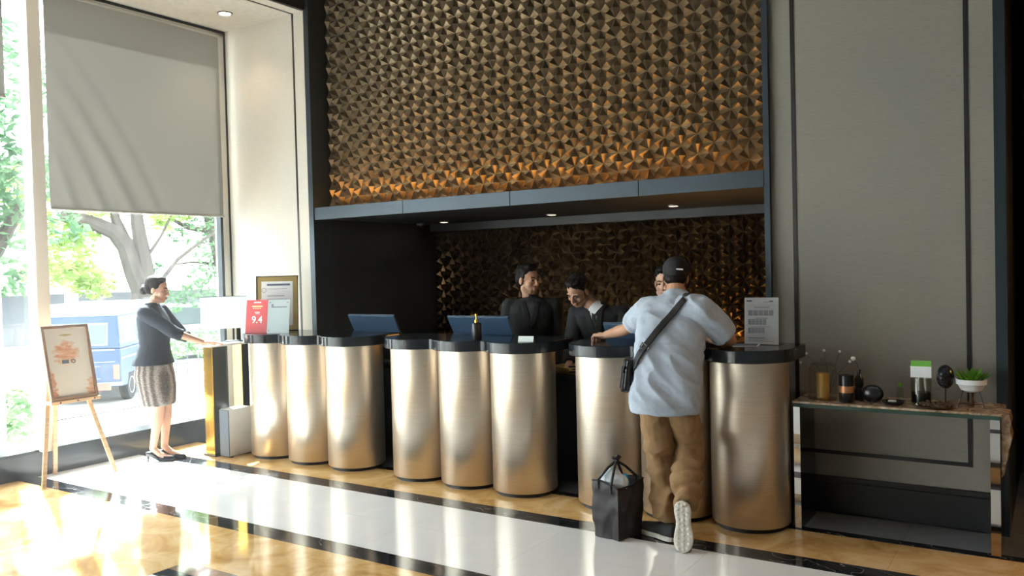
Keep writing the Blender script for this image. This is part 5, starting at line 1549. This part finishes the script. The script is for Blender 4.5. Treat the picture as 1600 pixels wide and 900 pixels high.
# forked tree right behind the van
T = thing('street_tree', (-16.85, 10.9, GZ), 'forked dark trunked tree with lime leaves standing behind the blue van', 'tree')
b = MB()
grow(b, [(-16.75, 10.95, GZ), (-16.75, 10.93, 0.6), (-16.72, 10.98, 1.25)], 0.40, 0.30, 12)
grow(b, [(-16.72, 10.98, 1.2), (-16.80, 10.80, 1.75), (-16.90, 10.68, 2.3), (-17.0, 10.45, 2.62), (-17.2, 10.0, 2.85), (-17.3, 9.5, 2.95)], 0.26, 0.12, 10)
grow(b, [(-16.72, 10.98, 1.2), (-16.70, 10.95, 1.9), (-16.75, 10.85, 2.8), (-16.8, 10.8, 4.2)], 0.22, 0.09, 10)
grow(b, [(-16.90, 10.68, 2.3), (-17.0, 10.5, 2.9), (-17.1, 10.45, 3.6)], 0.15, 0.06)
b.build('trunk', 'bark', T, smooth=True)
b = MB()
grow(b, [(-16.6, 11.05, 1.3), (-16.3, 11.5, 2.0), (-15.9, 12.0, 2.5), (-15.4, 12.5, 2.75)], 0.05, 0.02)
grow(b, [(-16.72, 10.9, 1.9), (-16.45, 11.2, 2.5), (-16.2, 11.5, 3.3)], 0.04, 0.02)
b.build('branches', 'bark', T, smooth=True)
leaves([(-17.6, 9.6, 2.1, 0.7), (-17.4, 9.9, 1.7, 0.5), (-17.5, 9.2, 1.75, 0.5), (-17.3, 10.2, 1.5, 0.45), (-17.4, 10.0, 2.6, 0.35), (-17.6, 9.0, 2.9, 0.45), (-16.5, 11.3, 3.0, 0.3), (-17.8, 9.0, 3.6, 0.7), (-17, 11, 4.6, 1.0), (-16.2, 12.0, 3.6, 0.5), (-16.6, 11.4, 2.75, 0.22), (-16.4, 11.7, 3.05, 0.28), (-17.2, 10.2, 3.05, 0.35), (-17.5, 9.6, 2.6, 0.4)], 3300, 0.10, 'foliage', 'leaf_lime', T)
# airy tree at the pier side
T = thing('street_tree', (-16.75, 12.55, GZ), 'airy tree with hanging leaves at the window edge near the pier', 'tree')
b = MB()
grow(b, [(-16.55, 13.0, GZ), (-16.6, 12.95, 1.5), (-16.75, 12.7, 3.0), (-16.85, 12.4, 3.4), (-16.9, 12.3, 4.4)], 0.16, 0.09, 10)
grow(b, [(-16.75, 12.7, 2.7), (-17.0, 12.3, 2.75), (-17.3, 11.9, 3.05), (-17.5, 11.4, 3.12)], 0.07, 0.025)
grow(b, [(-16.7, 12.8, 1.9), (-17.0, 12.4, 1.95), (-17.2, 12.0, 1.9)], 0.04, 0.015)
b.build('trunk', 'bark', T, smooth=True)
leaves([(-16.8, 12.6, 2.9, 0.5), (-16.75, 12.6, 2.3, 0.45), (-16.8, 12.55, 1.7, 0.4), (-17.0, 12.2, 3.2, 0.35), (-17.1, 12.1, 2.6, 0.28), (-16.9, 12.4, 1.2, 0.45), (-17.2, 11.9, 1.05, 0.35), (-17.3, 11.6, 1.85, 0.2), (-16.9, 12.4, 4.2, 0.8)], 1500, 0.075, 'foliage', 'leaf_dark', T)
# big dark tree at the left picture edge
T = thing('street_tree', (-11.0, 5.05, GZ), 'stout tree with deep green leaves seen through the pane at the left picture edge', 'tree')
b = MB()
grow(b, [(-11.1, 4.75, GZ), (-11.1, 4.78, 0.6), (-11.15, 4.82, 1.5), (-11.3, 4.9, 2.2), (-11.4, 4.8, 3.6)], 0.40, 0.22, 12)
grow(b, [(-11.15, 4.82, 1.5), (-11.0, 5.2, 2.0), (-10.9, 5.5, 2.6)], 0.14, 0.06)
b.build('trunk', 'bark', T, smooth=True)
leaves([(-11.2, 4.9, 2.6, 0.7), (-11.0, 5.3, 2.3, 0.5), (-11.2, 4.7, 3.3, 0.9), (-11.0, 5.5, 3.0, 0.55), (-11.1, 5.3, 1.7, 0.4), (-11.4, 4.6, 2.2, 0.6), (-11.2, 6.15, 2.3, 0.35), (-11.2, 6.1, 3.0, 0.4), (-11.1, 5.1, 4.2, 1.0)], 2600, 0.085, 'foliage', 'leaf_dark', T)
# low shrubs
def shrub(c, rad, n, label, m='hedge'):
    S = thing('shrub', (c[0], c[1], GZ), label, 'shrub', 'shrubs outside')
    b = MB()
    for k in range(5):
        a = k * 1.3; b.tube([(c[0], c[1], GZ), (c[0] + 0.3 * rad * math.cos(a), c[1] + 0.3 * rad * math.sin(a), c[2])], [0.02, 0.008], 5)
    b.build('stems', 'bark', S)
    leaves([(c[0] + RNG.normal() * rad * 0.5, c[1] + RNG.normal() * rad * 0.5, c[2] + RNG.normal() * rad * 0.3, rad * 0.6) for _ in range(6)], n, 0.07, 'foliage', m, S)
shrub((-10.6, 4.95, -0.1), 0.45, 700, 'rounded shrub at the foot of the stout tree')
H = thing('hedge', (-17.2, 14.1, GZ), 'low clipped hedge behind the thin railing across the road', 'hedge', kind='stuff')
leaves([(-18.1 + 0.36 * k, 11.6 + 0.72 * k, 0.0 + 0.06 * (k % 2), 0.55) for k in range(8)], 3200, 0.07, 'foliage', 'hedge', H)
# fence
F = thing('fence', (-15.7, 13.7, GZ), 'thin railing in front of the hedge shrubs', 'fence')
fa, fb = Vector((-16.9, 11.2, GZ)), Vector((-14.4, 16.2, GZ))
for zz in (0.25, 0.95):
    MB().tube([fa + Vector((0, 0, zz)), fb + Vector((0, 0, zz))], 0.018, 6).build('rail', 'far_dark', F)
for k in range(24):
    q = fa.lerp(fb, k / 23)
    MB().tube([q, q + Vector((0, 0, 1.0))], 0.012, 6).build('post', 'far_dark', F)
# building across the road
B = thing('shop_building', (-26, 16, GZ), 'long low shop building with pale awning across the road', 'building')
ba, bb_ = Vector((-30.0, 6.0, 0)), Vector((-21.5, 25.0, 0))
d = (bb_ - ba).normalized(); nn = Vector((d.y, -d.x, 0)); ln = (bb_ - ba).length
BM = Matrix((d, -nn, Vector((0, 0, 1)))).transposed().to_4x4(); BM.translation = ba
MB().box(0, ln, 0.0, 3.0, GZ, 2.7, mx=BM).build('wall', 'far_wall', B)
for k in range(9):
    MB().box(0.4 + k * 2.3, 2.3 + k * 2.3, -0.03, 0.02, GZ + 0.2, 1.15, mx=BM).build('shopfront', 'far_dark', B)
MB().box(-0.3, ln + 0.3, -1.4, 0.1, 1.22, 1.36, mx=BM).build('awning', 'far_roof', B)
MB().box(-0.3, ln + 0.3, -0.1, 3.2, 2.7, 2.85, mx=BM).build('roof_slab', 'far_roof', B)
# power lines
for k, (z0, z1) in enumerate(((3.05, 2.95), (2.95, 2.88), (3.4, 3.1))):
    W_l = MB().tube([(-19.5 - 0.1 * k, 6.0, z0), (-18.9, 10.0, (z0 + z1) / 2 - 0.12), (-18.2, 16.5, z1)], 0.014, 5).build('power_line', 'wire')
    tag(W_l, 'thin power line crossing in front of the far trees, %s' % ['middle one', 'lowest one', 'topmost one'][k], 'cable', 'power lines')

# ---- blue van
def van():
    L, Wd, Hh = 3.3, 1.42, 1.80
    o = Vector((-13.75, 8.50, GZ))               # rear corner on the near side
    fw = Vector((-0.66, 0.75, 0)).normalized(); lf = Vector((-fw.y, fw.x, 0))   # forwards, to the left of travel
    Mv = Matrix((fw, lf, Vector((0, 0, 1)))).transposed().to_4x4(); Mv.translation = o
    V = thing('van', o, 'old blue minivan with pale roof parked on the forecourt, seen from behind', 'van')
    def side(pr, y0, y1, name, m, bev=0.03):
        vs = [Mv @ Vector((x, y0 + (0.10 * max(0, z - 0.95)) * (1 if y0 < Wd / 2 else -1), z)) for x, z in pr] + [Mv @ Vector((x, y1 - (0.10 * max(0, z - 0.95)), z)) for x, z in pr]
        n = len(pr)
        fs = [tuple(range(n)), tuple(range(2 * n - 1, n - 1, -1))] + [(i, n + i, n + (i + 1) % n, (i + 1) % n) for i in range(n)]
        return MB().add(vs, fs).build(name, m, V, bevel=bev, seg=3)
    low = [(0.0, 0.32), (0.0, 0.98), (L - 0.25, 0.98), (L, 0.80), (L + 0.02, 0.32), (L - 0.35, 0.30), (L - 0.45, 0.50), (L - 0.85, 0.50), (L - 0.95, 0.28), (0.95, 0.28), (0.85, 0.50), (0.45, 0.50), (0.35, 0.30)]
    side(low, 0, Wd, 'lower_body', 'van_blue')
    up = [(0.02, 0.98), (0.10, 1.56), (L - 0.80, 1.56), (L - 0.25, 0.98)]
    side(up, 0, Wd, 'upper_body', 'van_blue', 0.03)
    rf = [(0.08, 1.55), (0.14, 1.68), (0.35, 1.77), (L - 1.1, 1.78), (L - 0.85, 1.66), (L - 0.78, 1.55)]
    side(rf, -0.02, Wd + 0.02, 'roof', 'van_pale', 0.05)
    def q(x0, x1, y0, y1, z0, z1): return MB().box(x0, x1, y0, y1, z0, z1, mx=Mv)
    def rear_panel(y0, y1, z0, z1, name, m, d=0.012, bev=0.01):
        b = MB(); sl = 0.08 / 0.58
        vs = [(0.02 + sl * (z - 0.98) - dd, y, z) for dd in (0.0 - 0.01, d) for y, z in ((y0, z0), (y1, z0), (y1, z1), (y0, z1))]
        b.add([Mv @ Vector(v) for v in vs], [(0, 1, 2, 3), (7, 6, 5, 4), (0, 4, 5, 1), (1, 5, 6, 2), (2, 6, 7, 3), (3, 7, 4, 0)])
        return b.build(name, m, V, bevel=bev)
    rear_panel(0.22, Wd - 0.22, 1.04, 1.44, 'rear_window_frame', 'van_pale', 0.008)
    rear_panel(0.25, Wd - 0.25, 1.07, 1.41, 'rear_window', 'van_glass', 0.012)
    q(-0.012, 0.0, 0.10, Wd - 0.10, 0.955, 0.985).build('waist_trim', 'van_pale', V)
    q(-0.012, 0.0, 0.10, Wd - 0.10, 0.75, 0.765).build('tailgate_ridge', 'van_pale', V)
    q(-0.012, 0.0, 0.35, Wd - 0.35, 0.68, 0.69).build('tailgate_ridge', 'van_pale', V)
    q(-0.012, 0.0, 0.35, Wd - 0.35, 0.46, 0.47).build('tailgate_ridge', 'van_pale', V)
    q(-0.05, 0.02, -0.02, Wd + 0.02, 0.34, 0.40).build('bumper', 'van_pale', V, bevel=0.01)
    q(-0.062, -0.05, 0.16, 0.62, 0.27, 0.385).build('red_plate', 'red_lens', V)
    q(-0.06, -0.05, 0.16, 0.28, 0.27, 0.385).build('pale_plate_end', 'car_white', V)
    for y in (0.03, Wd - 0.13):
        q(-0.015, 0.0, y, y + 0.10, 0.45, 0.70).build('tail_lamp', 'red_lens', V, bevel=0.01)
    for x0, x1 in ((0.28, 0.95), (1.05, 1.75), (1.85, 2.45)):
        b = MB(); vs = [Mv @ Vector((x, 0.10 * (z - 0.95) - 0.006 + dd, z)) for dd in (0, 0.02) for x, z in ((x0, 1.05), (x1, 1.05), (x1 - 0.02, 1.44), (x0 + 0.03, 1.44))]
        b.add(vs, [(0, 1, 2, 3), (7, 6, 5, 4), (0, 4, 5, 1), (1, 5, 6, 2), (2, 6, 7, 3), (3, 7, 4, 0)]).build('side_window', 'van_glass', V, bevel=0.01)
    q(0.0, L - 0.2, -0.012, 0.0, 0.80, 0.83).build('side_stripe', 'van_pale', V)
    b = MB(); vs = [Mv @ Vector((x, y, z)) for dd in (0,) for x, y, z in ((L - 0.28 + 0.01, 0.12, 1.02), (L - 0.28 + 0.01, Wd - 0.12, 1.02), (L - 0.76 + 0.02, Wd - 0.18, 1.5), (L - 0.76 + 0.02, 0.18, 1.5))]
    w = b.add(vs, [(0, 1, 2, 3)]).build('windscreen', 'van_glass', V); md = w.modifiers.new('thick', 'SOLIDIFY'); md.thickness = 0.02; md.offset = 1
    for x in (0.65, L - 0.65):
        for y in (0.02, Wd - 0.17):
            R_ = Mv @ Matrix.Translation((x, y, 0.27)) @ Matrix.Rotation(-PI / 2, 4, 'X')
            wh = MB().lathe([(0.15, 0), (0.25, 0.0), (0.27, 0.03), (0.27, 0.12), (0.25, 0.15), (0.15, 0.15)], n=28, mx=R_).build('wheel', 'tyre', V, smooth=True)
            MB().lathe([(0.0001, 0.01), (0.10, 0.012), (0.15, -0.004), (0.16, 0.02), (0.16, 0.13), (0.0001, 0.14)], n=24, mx=R_).build('rim', 'rim', wh, smooth=True)
van()
# ---- pale car further on
def car():
    o = Vector((-20.2, 14.0, GZ)); fw = Vector((-0.50, -0.87, 0)).normalized(); lf = Vector((-fw.y, fw.x, 0))
    Mv = Matrix((fw, lf, Vector((0, 0, 1)))).transposed().to_4x4(); Mv.translation = o
    V = thing('car', o, 'pale car parked past the van, seen behind the woman', 'car')
    def ext(pr, y0, y1, name, m):
        n = len(pr); vs = [Mv @ Vector((x, y0, z)) for x, z in pr] + [Mv @ Vector((x, y1, z)) for x, z in pr]
        return MB().add(vs, [tuple(range(n)), tuple(range(2 * n - 1, n - 1, -1))] + [(i, n + i, n + (i + 1) % n, (i + 1) % n) for i in range(n)]).build(name, m, V, bevel=0.05, seg=3)
    ext([(-2.1, 0.25), (-2.1, 0.85), (-1.5, 0.95), (1.0, 0.92), (2.0, 0.75), (2.05, 0.25)], -0.85, 0.85, 'body', 'car_white')
    ext([(-1.6, 0.93), (-1.1, 1.42), (0.3, 1.42), (1.05, 0.92)], -0.75, 0.75, 'glasshouse', 'van_glass')
    ext([(-1.15, 1.38), (-1.05, 1.46), (0.25, 1.46), (0.35, 1.38)], -0.72, 0.72, 'roof', 'car_white')
    for x in (-1.35, 1.3):
        for y in (-0.87, 0.70):
            R_ = Mv @ Matrix.Translation((x, y, 0.30)) @ Matrix.Rotation(-PI / 2, 4, 'X')
            MB().lathe([(0.0001, 0), (0.16, 0.0), (0.28, 0.0), (0.30, 0.03), (0.30, 0.14), (0.28, 0.17), (0.0001, 0.17)], n=24, mx=R_).build('wheel', 'tyre', V, smooth=True)
car()

# ================================================================== LENS GLARE AT THE WINDOWS, IMITATED BY ADDED VOLUMES
def glare_veil():
    """dusty air, densest where the sun comes through the windows"""
    H = thing('haze', (-5.2, 0, 0), 'faint bright haze in the sunlit air by the windows', 'haze', kind='stuff')
    for k, (x1, den) in enumerate(((-2.2, 0.004), (-4.2, 0.008), (-5.4, 0.012))):
        m = bpy.data.materials.new('lobby_haze'); m.use_nodes = True
        nt = m.node_tree; nt.nodes.remove(nt.nodes['Principled BSDF'])
        v = N(nt, 'ShaderNodeVolumeScatter'); v.inputs['Color'].default_value = (1, 1, 1, 1); v.inputs['Density'].default_value = den; v.inputs['Anisotropy'].default_value = 0.7
        nt.links.new(v.outputs[0], nt.nodes['Material Output'].inputs['Volume'])
        MT['haze'] = m
        MB().box(-7.03 + 0.001 * k, x1, -5.9, 5.56 - 0.002 * k, 0.004 + 0.001 * k, 4.06 - 0.002 * k).build('air', 'haze', H)
glare_veil()
